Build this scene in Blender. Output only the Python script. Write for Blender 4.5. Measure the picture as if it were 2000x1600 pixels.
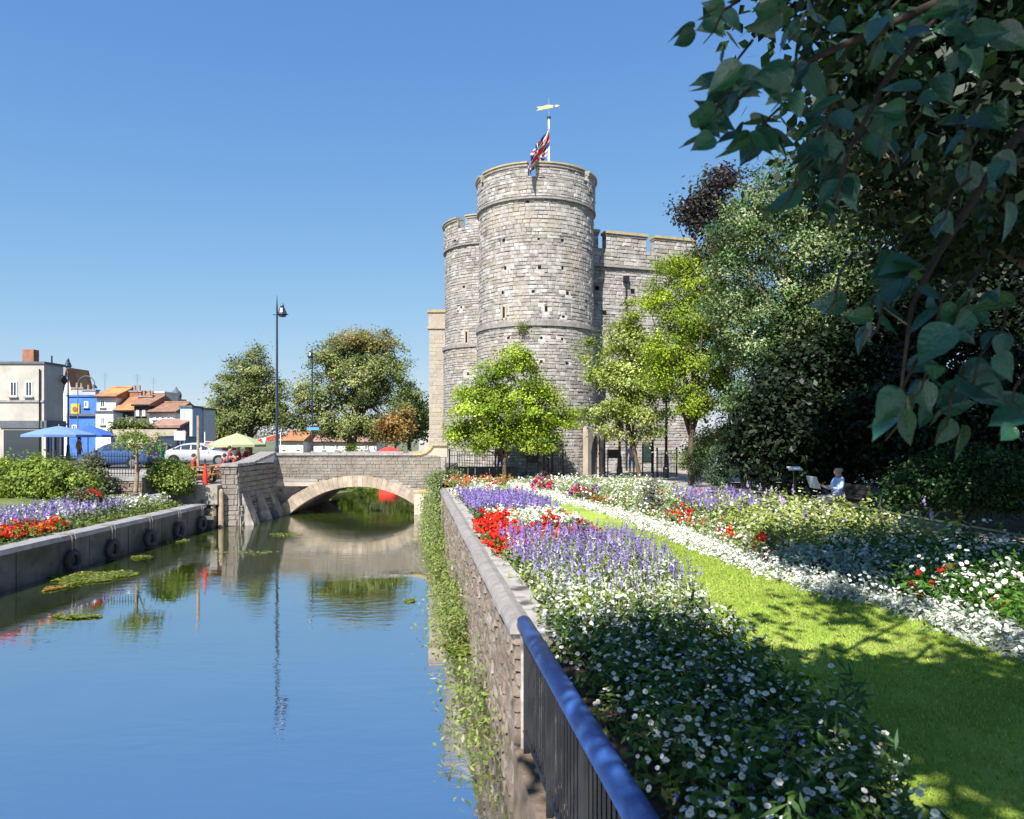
import bpy, bmesh, math, random
import numpy as np
from mathutils import Vector, Matrix

# ------------------------------------------------------------------ clear
for o in list(bpy.data.objects):
    bpy.data.objects.remove(o, do_unlink=True)
scene = bpy.context.scene
COL = scene.collection
R = math.radians

# ------------------------------------------------------------------ camera
F, U0, V0, H = 1400.0, 1000.0, 850.0, 4.0       # focal length in photo pixels, principal point, eye height above the water
cam_d = bpy.data.cameras.new("camera")
cam = bpy.data.objects.new("camera", cam_d)
COL.objects.link(cam)
cam.location = (0, 0, H)
cam.rotation_euler = (R(90), 0, 0)
cam_d.sensor_width = 36.0
cam_d.lens = 36.0 * F / 2000.0
cam_d.shift_y = 50.0 / 2000.0
cam_d.clip_start = 0.05
cam_d.clip_end = 6000
cam_d.dof.use_dof = True
cam_d.dof.focus_distance = 22.0
cam_d.dof.aperture_fstop = 2.8
scene.camera = cam

# ------------------------------------------------------------------ sky and sun
SUN_EL, SUN_AZ = R(47), R(180 + 20)             # azimuth clockwise from +Y: behind the camera, a little to the left
to_sun = Vector((math.sin(SUN_AZ) * math.cos(SUN_EL), math.cos(SUN_AZ) * math.cos(SUN_EL), math.sin(SUN_EL)))
world = bpy.data.worlds.new("World")
scene.world = world
world.use_nodes = True
nt = world.node_tree
nt.nodes.clear()
sky = nt.nodes.new("ShaderNodeTexSky")
sky.sky_type = 'NISHITA'
sky.sun_disc = False
sky.sun_elevation = SUN_EL
sky.sun_rotation = SUN_AZ
sky.air_density = 0.85
sky.dust_density = 0.0
sky.ozone_density = 4.0
bg = nt.nodes.new("ShaderNodeBackground")
bg.inputs[1].default_value = 0.125
out = nt.nodes.new("ShaderNodeOutputWorld")
# one even grade over the whole sky (soft shoulder on green and blue) so that the horizon stays blue
sp_ = nt.nodes.new("ShaderNodeSeparateColor"); cb_ = nt.nodes.new("ShaderNodeCombineColor")
nt.links.new(sky.outputs[0], sp_.inputs[0])
for ch, (m_, k_) in enumerate(((6.1, 8.4), (4.65, 4.0), (4.2, 1.5))):
    ad = nt.nodes.new("ShaderNodeMath"); ad.operation = 'ADD'; ad.inputs[1].default_value = k_
    dv_ = nt.nodes.new("ShaderNodeMath"); dv_.operation = 'DIVIDE'
    mu = nt.nodes.new("ShaderNodeMath"); mu.operation = 'MULTIPLY'; mu.inputs[1].default_value = m_
    nt.links.new(sp_.outputs[ch], ad.inputs[0]); nt.links.new(sp_.outputs[ch], dv_.inputs[0]); nt.links.new(ad.outputs[0], dv_.inputs[1])
    nt.links.new(dv_.outputs[0], mu.inputs[0]); nt.links.new(mu.outputs[0], cb_.inputs[ch])
nt.links.new(cb_.outputs[0], bg.inputs[0])
nt.links.new(bg.outputs[0], out.inputs[0])
sl = bpy.data.lights.new("sun", 'SUN')
sl.energy = 5.0
sl.angle = R(0.5)
sl.color = (1.0, 0.96, 0.90)
sun = bpy.data.objects.new("sun", sl)
COL.objects.link(sun)
sun.location = (0, 0, 60)
sun.rotation_euler = (-to_sun).to_track_quat('-Z', 'Y').to_euler()
scene.view_settings.view_transform = 'Standard'
scene.view_settings.look = 'None'
scene.view_settings.gamma = 1.0
scene.view_settings.exposure = 1.0
scene.view_settings.use_curve_mapping = False

# ------------------------------------------------------------------ helpers
rng = np.random.default_rng(7)
random.seed(7)
def P(u, v, Y):
    return Vector(((u - U0) / F * Y, Y, H + (V0 - v) / F * Y))
def G(u, v, z):
    return P(u, v, F * (H - z) / (v - V0))
WINV = {}
def _props(o, label, cat, group, kind):
    if label: o["label"] = label
    if cat: o["category"] = cat
    if group: o["group"] = group
    if kind: o["kind"] = kind
def empty(name, loc, label=None, cat=None, group=None, rz=0.0, local=False):
    """root of a thing; parts of a non-local root are built in world coordinates"""
    o = bpy.data.objects.new(name, None)
    COL.objects.link(o)
    o.location = loc
    o.rotation_euler = (0, 0, rz)
    o.empty_display_size = 0.2
    _props(o, label, cat, group, None)
    if not local:
        m = Matrix.Translation(Vector(loc)) @ Matrix.Rotation(rz, 4, 'Z')
        WINV[o.name] = m.inverted()
    return o
def obj(name, me, mat=None, parent=None, label=None, cat=None, group=None, kind=None, basis=None):
    o = bpy.data.objects.new(name, me)
    COL.objects.link(o)
    if mat is not None and len(me.materials) == 0:
        for m in (mat if isinstance(mat, (list, tuple)) else [mat]):
            me.materials.append(m)
    if parent is not None:
        o.parent = parent
        if parent.name in WINV:
            o.matrix_parent_inverse = WINV[parent.name]
    if basis is not None:
        o.matrix_basis = basis
    _props(o, label, cat, group, kind)
    return o
def kids(o):
    return [c for c in COL.objects if c.parent == o]
def copy_tree(o, parent=None):
    c = o.copy()
    COL.objects.link(c)
    c.parent = parent
    if parent is not None:
        c.matrix_parent_inverse = o.matrix_parent_inverse.copy()
    for ch in list(o.children):
        copy_tree(ch, c)
    return c

class MB:
    """collects faces, builds one mesh"""
    def __init__(s):
        s.v, s.f, s.m, s.c, s.sm = [], [], [], [], []
        s.mi = 0; s.col = None; s.smooth = False
    def face(s, idx):
        s.f.append(tuple(idx)); s.m.append(s.mi); s.c.append(s.col); s.sm.append(s.smooth)
    def poly(s, pts):
        n = len(s.v)
        s.v += [tuple(p) for p in pts]
        s.face(range(n, n + len(pts)))
    def box(s, x0, x1, y0, y1, z0, z1):
        n = len(s.v)
        s.v += [(x0,y0,z0),(x1,y0,z0),(x1,y1,z0),(x0,y1,z0),(x0,y0,z1),(x1,y0,z1),(x1,y1,z1),(x0,y1,z1)]
        for q in ((0,3,2,1),(4,5,6,7),(0,1,5,4),(1,2,6,5),(2,3,7,6),(3,0,4,7)):
            s.face([n + i for i in q])
        return s
    def obox(s, c, ux, uy, uz):
        """oriented box, half-axis vectors"""
        n = len(s.v)
        c, ux, uy, uz = Vector(c), Vector(ux), Vector(uy), Vector(uz)
        for k in ((-1,-1,-1),(1,-1,-1),(1,1,-1),(-1,1,-1),(-1,-1,1),(1,-1,1),(1,1,1),(-1,1,1)):
            s.v.append(tuple(c + ux*k[0] + uy*k[1] + uz*k[2]))
        for q in ((0,3,2,1),(4,5,6,7),(0,1,5,4),(1,2,6,5),(2,3,7,6),(3,0,4,7)):
            s.face([n + i for i in q])
        return s
    def bar(s, p0, p1, w, h=None):
        p0, p1 = Vector(p0), Vector(p1)
        d = p1 - p0
        a = d.normalized()
        up = Vector((0,0,1)) if abs(a.z) < .95 else Vector((0,1,0))
        sx = a.cross(up).normalized(); sy = sx.cross(a).normalized()
        return s.obox((p0+p1)/2, d/2, sx*w/2, sy*(h or w)/2)
    def tube(s, pts, rad, n=8, cap=True):
        pts = [Vector(p) for p in pts]
        if not isinstance(rad, (list, tuple)): rad = [rad]*len(pts)
        rings = []
        prev = None
        for i, p in enumerate(pts):
            a = (pts[min(i+1, len(pts)-1)] - pts[max(i-1, 0)])
            a = a.normalized() if a.length > 1e-9 else Vector((0,0,1))
            if prev is None:
                up = Vector((0,0,1)) if abs(a.z) < .9 else Vector((0,1,0))
                sx = a.cross(up).normalized()
            else:
                sx = (prev - a*prev.dot(a)).normalized()
            prev = sx
            sy = a.cross(sx)
            b = len(s.v)
            for k in range(n):
                t = 2*math.pi*k/n
                s.v.append(tuple(p + (sx*math.cos(t) + sy*math.sin(t))*rad[i]))
            rings.append(b)
        for a, b in zip(rings, rings[1:]):
            for k in range(n):
                s.face((a+k, a+(k+1)%n, b+(k+1)%n, b+k))
        if cap:
            s.face([rings[0]+k for k in reversed(range(n))])
            s.face([rings[-1]+k for k in range(n)])
        return s
    def lathe(s, prof, c=(0,0,0), n=16, axis='z'):
        rings = []
        for r, z in prof:
            b = len(s.v)
            for k in range(n):
                t = 2*math.pi*k/n
                a, bb = r*math.cos(t), r*math.sin(t)
                p = (a, bb, z) if axis == 'z' else ((a, z, bb) if axis == 'y' else (z, a, bb))
                s.v.append((c[0]+p[0], c[1]+p[1], c[2]+p[2]))
            rings.append(b)
        for a, b in zip(rings, rings[1:]):
            for k in range(n):
                s.face((a+k, a+(k+1)%n, b+(k+1)%n, b+k))
        s.face([rings[0]+k for k in reversed(range(n))])
        s.face([rings[-1]+k for k in range(n)])
        return s
    def ball(s, c, r, n=10, m=7):
        r = (r,r,r) if not isinstance(r, (list,tuple)) else r
        prof = []
        b0 = len(s.v)
        for j in range(m+1):
            ph = math.pi*j/m
            for k in range(n):
                t = 2*math.pi*k/n
                s.v.append((c[0]+r[0]*math.sin(ph)*math.cos(t), c[1]+r[1]*math.sin(ph)*math.sin(t), c[2]-r[2]*math.cos(ph)))
        for j in range(m):
            for k in range(n):
                s.face((b0+j*n+k, b0+j*n+(k+1)%n, b0+(j+1)*n+(k+1)%n, b0+(j+1)*n+k))
        return s
    def prism(s, pts, ext):
        """planar polygon (3D points) extruded by vector"""
        e = Vector(ext)
        n = len(s.v); k = len(pts)
        s.v += [tuple(p) for p in pts] + [tuple(Vector(p)+e) for p in pts]
        s.face([n+i for i in range(k)])
        s.face([n+k+i for i in reversed(range(k))])
        for i in range(k):
            j = (i+1) % k
            s.face((n+j, n+i, n+k+i, n+k+j))
        return s
    def mesh(s, name="mesh"):
        me = bpy.data.meshes.new(name)
        me.from_pydata(s.v, [], s.f)
        me.polygons.foreach_set("material_index", s.m)
        me.polygons.foreach_set("use_smooth", s.sm)
        if any(c is not None for c in s.c):
            at = me.color_attributes.new("Col", 'FLOAT_COLOR', 'CORNER')
            d = []
            for c, f in zip(s.c, s.f):
                d += list((c or (.5,.5,.5)) + (1,)) * len(f)
            at.data.foreach_set("color", d)
        bm = bmesh.new(); bm.from_mesh(me)
        bmesh.ops.recalc_face_normals(bm, faces=bm.faces[:])
        bm.to_mesh(me); bm.free()
        return me
    def build(s, name, mat, parent=None, **k):
        return obj(name, s.mesh(name), mat, parent, **k)

def quads_mesh(name, Q, C=None, smooth=False):
    """Q (N,4,3) separate quads, C (N,3) colours"""
    n = len(Q)
    me = bpy.data.meshes.new(name)
    me.vertices.add(n*4)
    me.vertices.foreach_set("co", np.ascontiguousarray(Q, dtype=np.float32).ravel())
    me.loops.add(n*4)
    me.loops.foreach_set("vertex_index", np.arange(n*4, dtype=np.int32))
    me.polygons.add(n)
    me.polygons.foreach_set("loop_start", np.arange(0, n*4, 4, dtype=np.int32))
    me.update(calc_edges=True)
    if C is not None:
        at = me.color_attributes.new("Col", 'FLOAT_COLOR', 'CORNER')
        c4 = np.ones((n, 4, 4), dtype=np.float32)
        c4[:, :, :3] = np.asarray(C, dtype=np.float32)[:, None, :]
        at.data.foreach_set("color", c4.ravel())
    return me
def nrmz(a):
    return a / np.maximum(np.linalg.norm(a, axis=-1, keepdims=True), 1e-9)
def cards(pos, nrm, L, W, tang=None, r=rng):
    n = len(pos)
    nrm = nrmz(nrm)
    if tang is None: tang = r.normal(size=(n, 3))
    t = nrmz(tang - (tang*nrm).sum(1, keepdims=True)*nrm)
    b = np.cross(nrm, t)
    L = np.broadcast_to(np.asarray(L, dtype=float).reshape(-1, 1), (n, 1)); W = np.broadcast_to(np.asarray(W, dtype=float).reshape(-1, 1), (n, 1))
    return np.stack([pos - t*L/2, pos + b*W/2 - t*L*.05, pos + t*L/2, pos - b*W/2 - t*L*.05], 1)
def pick(cols, n, jit=.15, r=rng):
    cols = np.asarray(cols, dtype=float)
    c = cols[r.integers(0, len(cols), n)]
    return np.clip(c * (1 + r.normal(size=(n, 1))*jit), 0.002, .95)

# ------------------------------------------------------------------ materials
def mk(name, col=(.5,.5,.5), rough=.8, src='plain', noise=(4.0, .25), bump=(30.0, .15), metal=0.0, spec=.5, trans=0.0, ramp=None, stain=None, coord='Object', streak=None, vein=None):
    m = bpy.data.materials.new(name)
    m.use_nodes = True
    t = m.node_tree; N = t.nodes; Lk = t.links
    p = N["Principled BSDF"]
    p.inputs["Roughness"].default_value = rough
    p.inputs["Metallic"].default_value = metal
    p.inputs["Specular IOR Level"].default_value = spec
    if src == 'attr':
        a = N.new("ShaderNodeAttribute"); a.attribute_name = "Col"; c = a.outputs["Color"]
    elif src in ('rand', 'attr_ramp'):
        if src == 'rand':
            a = N.new("ShaderNodeObjectInfo"); f = a.outputs["Random"]
        else:
            a = N.new("ShaderNodeAttribute"); a.attribute_name = "Col"; f = a.outputs["Fac"]
        r = N.new("ShaderNodeValToRGB")
        els = r.color_ramp.elements
        while len(els) > 1: els.remove(els[0])
        for i, cc in enumerate(ramp):
            e = els[0] if i == 0 else els.new(0)
            e.position = i/(len(ramp)-1) if i else 0.0
            e.color = (*cc, 1)
        Lk.new(f, r.inputs[0]); c = r.outputs[0]
    else:
        a = N.new("ShaderNodeRGB"); a.outputs[0].default_value = (*col, 1); c = a.outputs[0]
    tc = N.new("ShaderNodeNewGeometry").outputs["Position"] if coord == 'World' else N.new("ShaderNodeTexCoord").outputs[coord]
    if noise:
        nz = N.new("ShaderNodeTexNoise"); nz.inputs["Scale"].default_value = noise[0]; nz.inputs["Detail"].default_value = 6; nz.inputs["Roughness"].default_value = .65
        Lk.new(tc, nz.inputs["Vector"])
        mr = N.new("ShaderNodeMapRange"); mr.inputs[1].default_value = .3; mr.inputs[2].default_value = .7
        mr.inputs[3].default_value = 1-noise[1]; mr.inputs[4].default_value = 1+noise[1]*.6
        Lk.new(nz.outputs[0], mr.inputs[0])
        mx = N.new("ShaderNodeMix"); mx.data_type = 'RGBA'; mx.blend_type = 'MULTIPLY'; mx.inputs[0].default_value = 1
        Lk.new(c, mx.inputs[6]); Lk.new(mr.outputs[0], mx.inputs[7]); c = mx.outputs[2]
    if stain:      # (colour, scale, threshold)
        n2 = N.new("ShaderNodeTexNoise"); n2.inputs["Scale"].default_value = stain[1]; n2.inputs["Detail"].default_value = 5
        Lk.new(tc, n2.inputs["Vector"])
        m2 = N.new("ShaderNodeMapRange"); m2.inputs[1].default_value = stain[2]; m2.inputs[2].default_value = stain[2]+.14
        m2.inputs[4].default_value = stain[3] if len(stain) > 3 else .8
        Lk.new(n2.outputs[0], m2.inputs[0])
        mx = N.new("ShaderNodeMix"); mx.data_type = 'RGBA'; mx.inputs[7].default_value = (*stain[0], 1)
        Lk.new(m2.outputs[0], mx.inputs[0]); Lk.new(c, mx.inputs[6]); c = mx.outputs[2]
    if streak:     # weather streaks running down the wall
        mp_ = N.new("ShaderNodeMapping"); mp_.inputs["Scale"].default_value = (1, 1, .12); Lk.new(tc, mp_.inputs["Vector"])
        n2 = N.new("ShaderNodeTexNoise"); n2.inputs["Scale"].default_value = streak[1]; n2.inputs["Detail"].default_value = 6; n2.inputs["Roughness"].default_value = .6
        Lk.new(mp_.outputs[0], n2.inputs["Vector"])
        m2 = N.new("ShaderNodeMapRange"); m2.inputs[1].default_value = streak[2]; m2.inputs[2].default_value = streak[2]+.16; m2.inputs[4].default_value = streak[3]
        Lk.new(n2.outputs[0], m2.inputs[0])
        mx = N.new("ShaderNodeMix"); mx.data_type = 'RGBA'; mx.inputs[7].default_value = (*streak[0], 1)
        Lk.new(m2.outputs[0], mx.inputs[0]); Lk.new(c, mx.inputs[6]); c = mx.outputs[2]
    if vein:       # midrib and side veins of a leaf built along local y
        sx_ = N.new("ShaderNodeSeparateXYZ"); Lk.new(tc, sx_.inputs[0])
        def mth(op, a, b=None):
            q = N.new("ShaderNodeMath"); q.operation = op
            for i_, z in enumerate((a, b)):
                if z is None: continue
                if isinstance(z, (int, float)): q.inputs[i_].default_value = z
                else: Lk.new(z, q.inputs[i_])
            return q.outputs[0]
        ax = mth('ABSOLUTE', sx_.outputs[0])
        fr_ = mth('FRACT', mth('MULTIPLY', mth('SUBTRACT', sx_.outputs[1], mth('MULTIPLY', ax, .75)), 7.0))
        side_ = mth('LESS_THAN', fr_, .10); mid_ = mth('LESS_THAN', ax, .018)
        vv = mth('MULTIPLY', mth('MAXIMUM', mth('MULTIPLY', side_, .5), mid_), .6)
        mx = N.new("ShaderNodeMix"); mx.data_type = 'RGBA'; mx.inputs[7].default_value = (*vein, 1)
        Lk.new(vv, mx.inputs[0]); Lk.new(c, mx.inputs[6]); c = mx.outputs[2]
    Lk.new(c, p.inputs["Base Color"])
    if bump:
        nb = N.new("ShaderNodeTexNoise"); nb.inputs["Scale"].default_value = bump[0]; nb.inputs["Detail"].default_value = 8
        Lk.new(tc, nb.inputs["Vector"])
        b = N.new("ShaderNodeBump"); b.inputs["Strength"].default_value = bump[1]; b.inputs["Distance"].default_value = .03
        Lk.new(nb.outputs[0], b.inputs["Height"]); Lk.new(b.outputs[0], p.inputs["Normal"])
    if trans:
        tr = N.new("ShaderNodeBsdfTranslucent")
        g = N.new("ShaderNodeMix"); g.data_type = 'RGBA'; g.blend_type = 'MULTIPLY'; g.inputs[0].default_value = 1
        g.inputs[7].default_value = (1.15, 1.25, .55, 1)
        Lk.new(c, g.inputs[6]); Lk.new(g.outputs[2], tr.inputs[0])
        ms = N.new("ShaderNodeMixShader"); ms.inputs[0].default_value = trans
        Lk.new(p.outputs[0], ms.inputs[1]); Lk.new(tr.outputs[0], ms.inputs[2])
        Lk.new(ms.outputs[0], N["Material Output"].inputs[0])
    return m

STONE_RAMP = [(.25,.22,.19),(.335,.315,.29),(.365,.345,.325),(.395,.375,.355),(.345,.32,.29),(.42,.40,.38),(.31,.29,.265),(.375,.35,.32),(.405,.385,.365)]
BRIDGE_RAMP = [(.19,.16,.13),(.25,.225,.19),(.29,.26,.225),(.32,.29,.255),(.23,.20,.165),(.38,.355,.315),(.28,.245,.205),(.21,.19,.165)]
M = {}
M['stone_o'] = mk('stone piece', src='rand', ramp=STONE_RAMP, noise=(2.4,.42), bump=(9,.5), rough=.9, spec=.2, coord='World', stain=((.36,.30,.22),.55,.54,.5), streak=((.26,.24,.21),1.1,.57,.5))
M['stone_a'] = mk('stone courses', src='attr_ramp', ramp=STONE_RAMP, noise=(2.4,.42), bump=(9,.5), rough=.9, spec=.2, coord='World', stain=((.36,.30,.22),.55,.54,.5), streak=((.26,.24,.21),1.1,.57,.5))
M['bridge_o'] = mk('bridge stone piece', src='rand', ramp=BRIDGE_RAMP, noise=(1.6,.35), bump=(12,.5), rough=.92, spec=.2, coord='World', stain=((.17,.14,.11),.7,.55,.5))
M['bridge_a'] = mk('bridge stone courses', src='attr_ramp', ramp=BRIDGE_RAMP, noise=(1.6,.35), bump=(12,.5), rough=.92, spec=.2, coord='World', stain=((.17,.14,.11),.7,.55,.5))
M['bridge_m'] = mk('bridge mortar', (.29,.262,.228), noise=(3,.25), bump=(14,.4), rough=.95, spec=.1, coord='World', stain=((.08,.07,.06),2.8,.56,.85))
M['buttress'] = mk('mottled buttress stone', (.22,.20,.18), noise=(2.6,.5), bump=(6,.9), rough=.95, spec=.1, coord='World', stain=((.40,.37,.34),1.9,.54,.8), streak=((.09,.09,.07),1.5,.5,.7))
M['mortar'] = mk('mortar', (.36,.335,.31), noise=(3,.3), bump=(14,.4), rough=.95, spec=.1, coord='World', stain=((.06,.05,.045),2.6,.545,.9))
M['ashlar'] = mk('buff ashlar', (.38,.325,.26), noise=(1.5,.2), bump=(20,.2), rough=.9, spec=.2, stain=((.30,.22,.14),1.2,.62,.4))
M['ashlar_r'] = mk('buff ashlar piece', src='rand', ramp=[(.27,.215,.16),(.31,.25,.19),(.29,.23,.175),(.33,.27,.21)], noise=(2.5,.35), bump=(20,.3), rough=.9, spec=.2, coord='World', stain=((.19,.16,.12),1.3,.55,.5))
M['turret_r'] = mk('turret ashlar piece', src='rand', ramp=[(.34,.295,.235),(.38,.33,.265),(.36,.31,.25),(.40,.35,.285)], noise=(2.5,.25), bump=(20,.25), rough=.9, spec=.2)
M['coping'] = mk('lichened coping', (.34,.285,.175), noise=(2,.25), bump=(18,.3), rough=.9, spec=.2, stain=((.42,.31,.08),1.6,.52,.75), coord='World')
M['coping_g'] = mk('grey coping', (.25,.23,.21), noise=(4,.3), bump=(25,.3), rough=.85, stain=((.16,.13,.09),2.5,.58,.6), coord='World')
M['dark'] = mk('painted hole shade', (.015,.014,.012), rough=1, noise=None, bump=None, spec=0)  # near-black colour paints the shade inside holes and slits
BR = [(.16,.12,.09),(.24,.195,.15),(.29,.25,.20),(.19,.15,.115),(.32,.29,.245),(.22,.19,.155)]
M['brick_o'] = mk('old wall piece', src='rand', ramp=BR, noise=(6,.35), bump=(20,.5), rough=.95, spec=.15, coord='World', stain=((.10,.11,.03),1.4,.58,.55))
M['brick_a'] = mk('old wall courses', src='attr_ramp', ramp=BR, noise=(6,.35), bump=(20,.5), rough=.95, spec=.15, coord='World', stain=((.10,.11,.03),1.4,.58,.55))
M['concrete_d'] = mk('weathered quay concrete', (.10,.095,.085), noise=(2.2,.5), bump=(12,.4), rough=.9, coord='World', stain=((.03,.035,.015),1.1,.5,.85), streak=((.19,.18,.165),1.6,.55,.6))
M['concrete_c'] = mk('quay coping concrete', (.26,.25,.25), noise=(2.5,.3), bump=(18,.3), rough=.85, coord='World', stain=((.12,.12,.06),2.0,.58,.6))
M['leaf'] = mk('foliage', src='attr', noise=None, bump=None, rough=.5, spec=.3, trans=.3)
M['petal'] = mk('petals', src='attr', noise=None, bump=None, rough=.7, spec=.15, trans=.25)
M['bark'] = mk('bark', (.11,.085,.06), noise=(5,.4), bump=(14,.8), rough=.95, spec=.1)
M['bark_l'] = mk('pale bark', (.28,.22,.16), noise=(6,.35), bump=(16,.5), rough=.95, spec=.1)
M['black'] = mk('black paint', (.012,.012,.014), rough=.4, noise=None, bump=None)
M['navy'] = mk('dark blue paint', (.02,.03,.06), rough=.35, noise=None, bump=None)
M['white'] = mk('white paint', (.78,.78,.76), rough=.6, noise=(2,.08), bump=None)
M['render'] = mk('white render', (.76,.75,.72), rough=.85, noise=(.8,.1), bump=(20,.1), coord='World')
M['glass'] = mk('window glass', (.03,.04,.05), rough=.06, noise=None, bump=None, spec=.8)
M['rubber'] = mk('rubber', (.022,.022,.024), rough=.75, noise=(20,.3), bump=(40,.3))
M['rope'] = mk('rope', (.22,.19,.15), rough=.95, noise=(30,.3), bump=None)
M['metal'] = mk('grey metal', (.45,.45,.46), rough=.3, metal=.9, noise=None, bump=None)
M['red'] = mk('red canvas', (.62,.03,.02), rough=.75, noise=(3,.15), bump=None)
M['soil'] = mk('soil', (.07,.05,.035), noise=(3,.4), bump=(20,.7), rough=1, spec=.1)
M['asphalt'] = mk('asphalt', (.10,.10,.10), noise=(1.2,.3), bump=(80,.3), rough=.95, spec=.2, coord='World')
M['paving'] = mk('paving', (.32,.29,.25), noise=(1.0,.25), bump=(30,.2), rough=.9, spec=.2, coord='World', stain=((.18,.16,.13),.7,.56,.5))
M['wood'] = mk('oiled wood', (.36,.17,.05), noise=(6,.4), bump=(20,.2), rough=.6)
M['wood_d'] = mk('dark wood', (.05,.04,.03), noise=(6,.4), bump=(20,.3), rough=.8)
M['post'] = mk('weathered timber', (.35,.26,.17), noise=(5,.35), bump=(15,.5), rough=.9)
# ------------------------------------------------------------------ stone laying
def _stone_templates(k=10, seed=3):
    r = np.random.default_rng(seed)
    T = []
    for _ in range(k):
        b = np.array([(-.5,-.5,0),(.5,-.5,0),(.5,.5,0),(-.5,.5,0)], float)
        m = np.array([(-.5,-.5,.6),(.5,-.5,.6),(.5,.5,.6),(-.5,.5,.6)], float)
        f = np.array([(-.42,-.38,1),(.42,-.38,1),(.42,.38,1),(-.42,.38,1)], float)
        b[:, :2] += r.normal(size=(4,2))*.02
        m[:, :2] += r.normal(size=(4,2))*.035
        f += r.normal(size=(4,3))*np.array([.05,.06,.16])
        T.append(np.concatenate([b, m, f]))
    return T
ST = _stone_templates()
SF = np.array([(0,1,5,4),(1,2,6,5),(2,3,7,6),(3,0,4,7),(4,5,9,8),(5,6,10,9),(6,7,11,10),(7,4,8,11),(8,9,10,11)])
def _tmesh(key, mat):
    ms = []
    for i, t in enumerate(ST):
        me = bpy.data.meshes.new(f"{key}")
        me.from_pydata([tuple(p) for p in t], [], [tuple(f) for f in SF])
        me.materials.append(mat)
        ms.append(me)
    return ms
STONE_MESH = {'stone': _tmesh('stone', M['stone_o']), 'brick': _tmesh('brick', M['brick_o']), 'bstone': _tmesh('stone', M['bridge_o'])}
def lay(frames, parent, n_ind, key, mat_a, name=None, rest_name='stonework', r=rng):
    """frames: list of (centre, u, v, n, w, h, d). the n_ind that show largest become objects, the rest one mesh"""
    name = name or key
    camp = np.array((0, 0, H))
    C = np.array([f[0] for f in frames], float)
    Uv = np.array([f[1] for f in frames], float); Vv = np.array([f[2] for f in frames], float); Nv = np.array([f[3] for f in frames], float)
    S = np.array([f[4:7] for f in frames], float)
    d = camp - C; dist = np.linalg.norm(d, axis=1)
    face = ((d/dist[:, None])*Nv).sum(1)
    score = S[:, 0]*S[:, 1]*np.clip(face, .0, 1)/dist**2
    order = np.argsort(-score)
    ind = order[:n_ind]; rest = order[n_ind:]
    for i in ind:
        me = STONE_MESH[key][int(r.integers(0, len(ST)))]
        B = Matrix(((Uv[i,0]*S[i,0], Vv[i,0]*S[i,1], Nv[i,0]*S[i,2], C[i,0]),
                    (Uv[i,1]*S[i,0], Vv[i,1]*S[i,1], Nv[i,1]*S[i,2], C[i,1]),
                    (Uv[i,2]*S[i,0], Vv[i,2]*S[i,1], Nv[i,2]*S[i,2], C[i,2]), (0,0,0,1)))
        obj(name, me, None, parent, basis=B)
    if len(rest):
        t = np.array(ST)[r.integers(0, len(ST), len(rest))]          # n,12,3
        X = t*S[rest][:, None, :]
        V = C[rest][:, None, :] + X[:, :, 0:1]*Uv[rest][:, None, :] + X[:, :, 1:2]*Vv[rest][:, None, :] + X[:, :, 2:3]*Nv[rest][:, None, :]
        Q = V[:, SF, :].reshape(-1, 4, 3)
        g = r.random(len(rest))
        Cc = np.repeat(np.repeat(g[:, None], 3, 1), len(SF), 0)
        obj(rest_name, quads_mesh(rest_name, Q, Cc), mat_a, parent, kind='stuff')
def courses(z0, z1, h=(.19,.27), r=rng):
    zs = [z0]
    while zs[-1] < z1 - h[0]*.8:
        zs.append(min(zs[-1] + r.uniform(*h), z1))
    if z1 - zs[-1] > .03: zs.append(z1)
    zs[-1] = z1
    return list(zip(zs, zs[1:]))
def wall_frames(A, B, z0, z1, h=(.19,.27), w=(.3,.7), d=.06, mask=None, r=rng, gap=.018):
    """planar vertical wall from A to B (xy), outward normal to the right of A->B when seen from above"""
    A, B = np.array(A, float), np.array(B, float)
    L = np.linalg.norm(B-A); u = (B-A)/L
    U3 = np.array((u[0], u[1], 0)); N3 = np.array((u[1], -u[0], 0)); V3 = np.array((0, 0, 1.))
    out = []
    for a, b in courses(z0, z1, h, r):
        s = -r.uniform(0, w[0])
        while s < L:
            ln = r.uniform(*w)
            s0, s1 = max(s, 0), min(s+ln, L)
            s += ln
            if s1 - s0 < .08: continue
            c = A + u*(s0+s1)/2
            if mask and not mask((s0+s1)/2, (a+b)/2, s0, s1, a, b): continue
            out.append(((c[0], c[1], (a+b)/2), U3, V3, N3, s1-s0-gap*r.uniform(.5,1.5), b-a-gap*r.uniform(.5,1.4), d*r.uniform(.6,1.3)))
    return out

# ------------------------------------------------------------------ ground, water, street
WALLX = lambda Y: 0.0 - .14*(Y - 7.8)            # river face of the garden wall
ZG, ZL, ZR = 1.75, 1.8, 2.1                      # garden soil, lawn, street
def strip_sheet(left, right, ys, zf, name, mat, nx=2, **k):
    mb = MB()
    for j, y in enumerate(ys):
        for i in range(nx):
            t = i/(nx-1)
            x = left(y)*(1-t) + right(y)*t
            mb.v.append((x, y, zf(x, y)))
    for j in range(len(ys)-1):
        for i in range(nx-1):
            a = j*nx+i
            mb.face((a, a+1, a+nx+1, a+nx))
    return mb.build(name, mat, **k)
mw = bpy.data.materials.new('river water'); mw.use_nodes = True
t = mw.node_tree; N = t.nodes
p = N["Principled BSDF"]
tcw = N.new("ShaderNodeNewGeometry")
mp = N.new("ShaderNodeMapping"); mp.inputs["Scale"].default_value = (1.0, 2.6, 1.0)
t.links.new(tcw.outputs["Position"], mp.inputs["Vector"])
n1 = N.new("ShaderNodeTexNoise"); n1.inputs["Scale"].default_value = 1.6; n1.inputs["Detail"].default_value = 4; n1.inputs["Roughness"].default_value = .55
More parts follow.
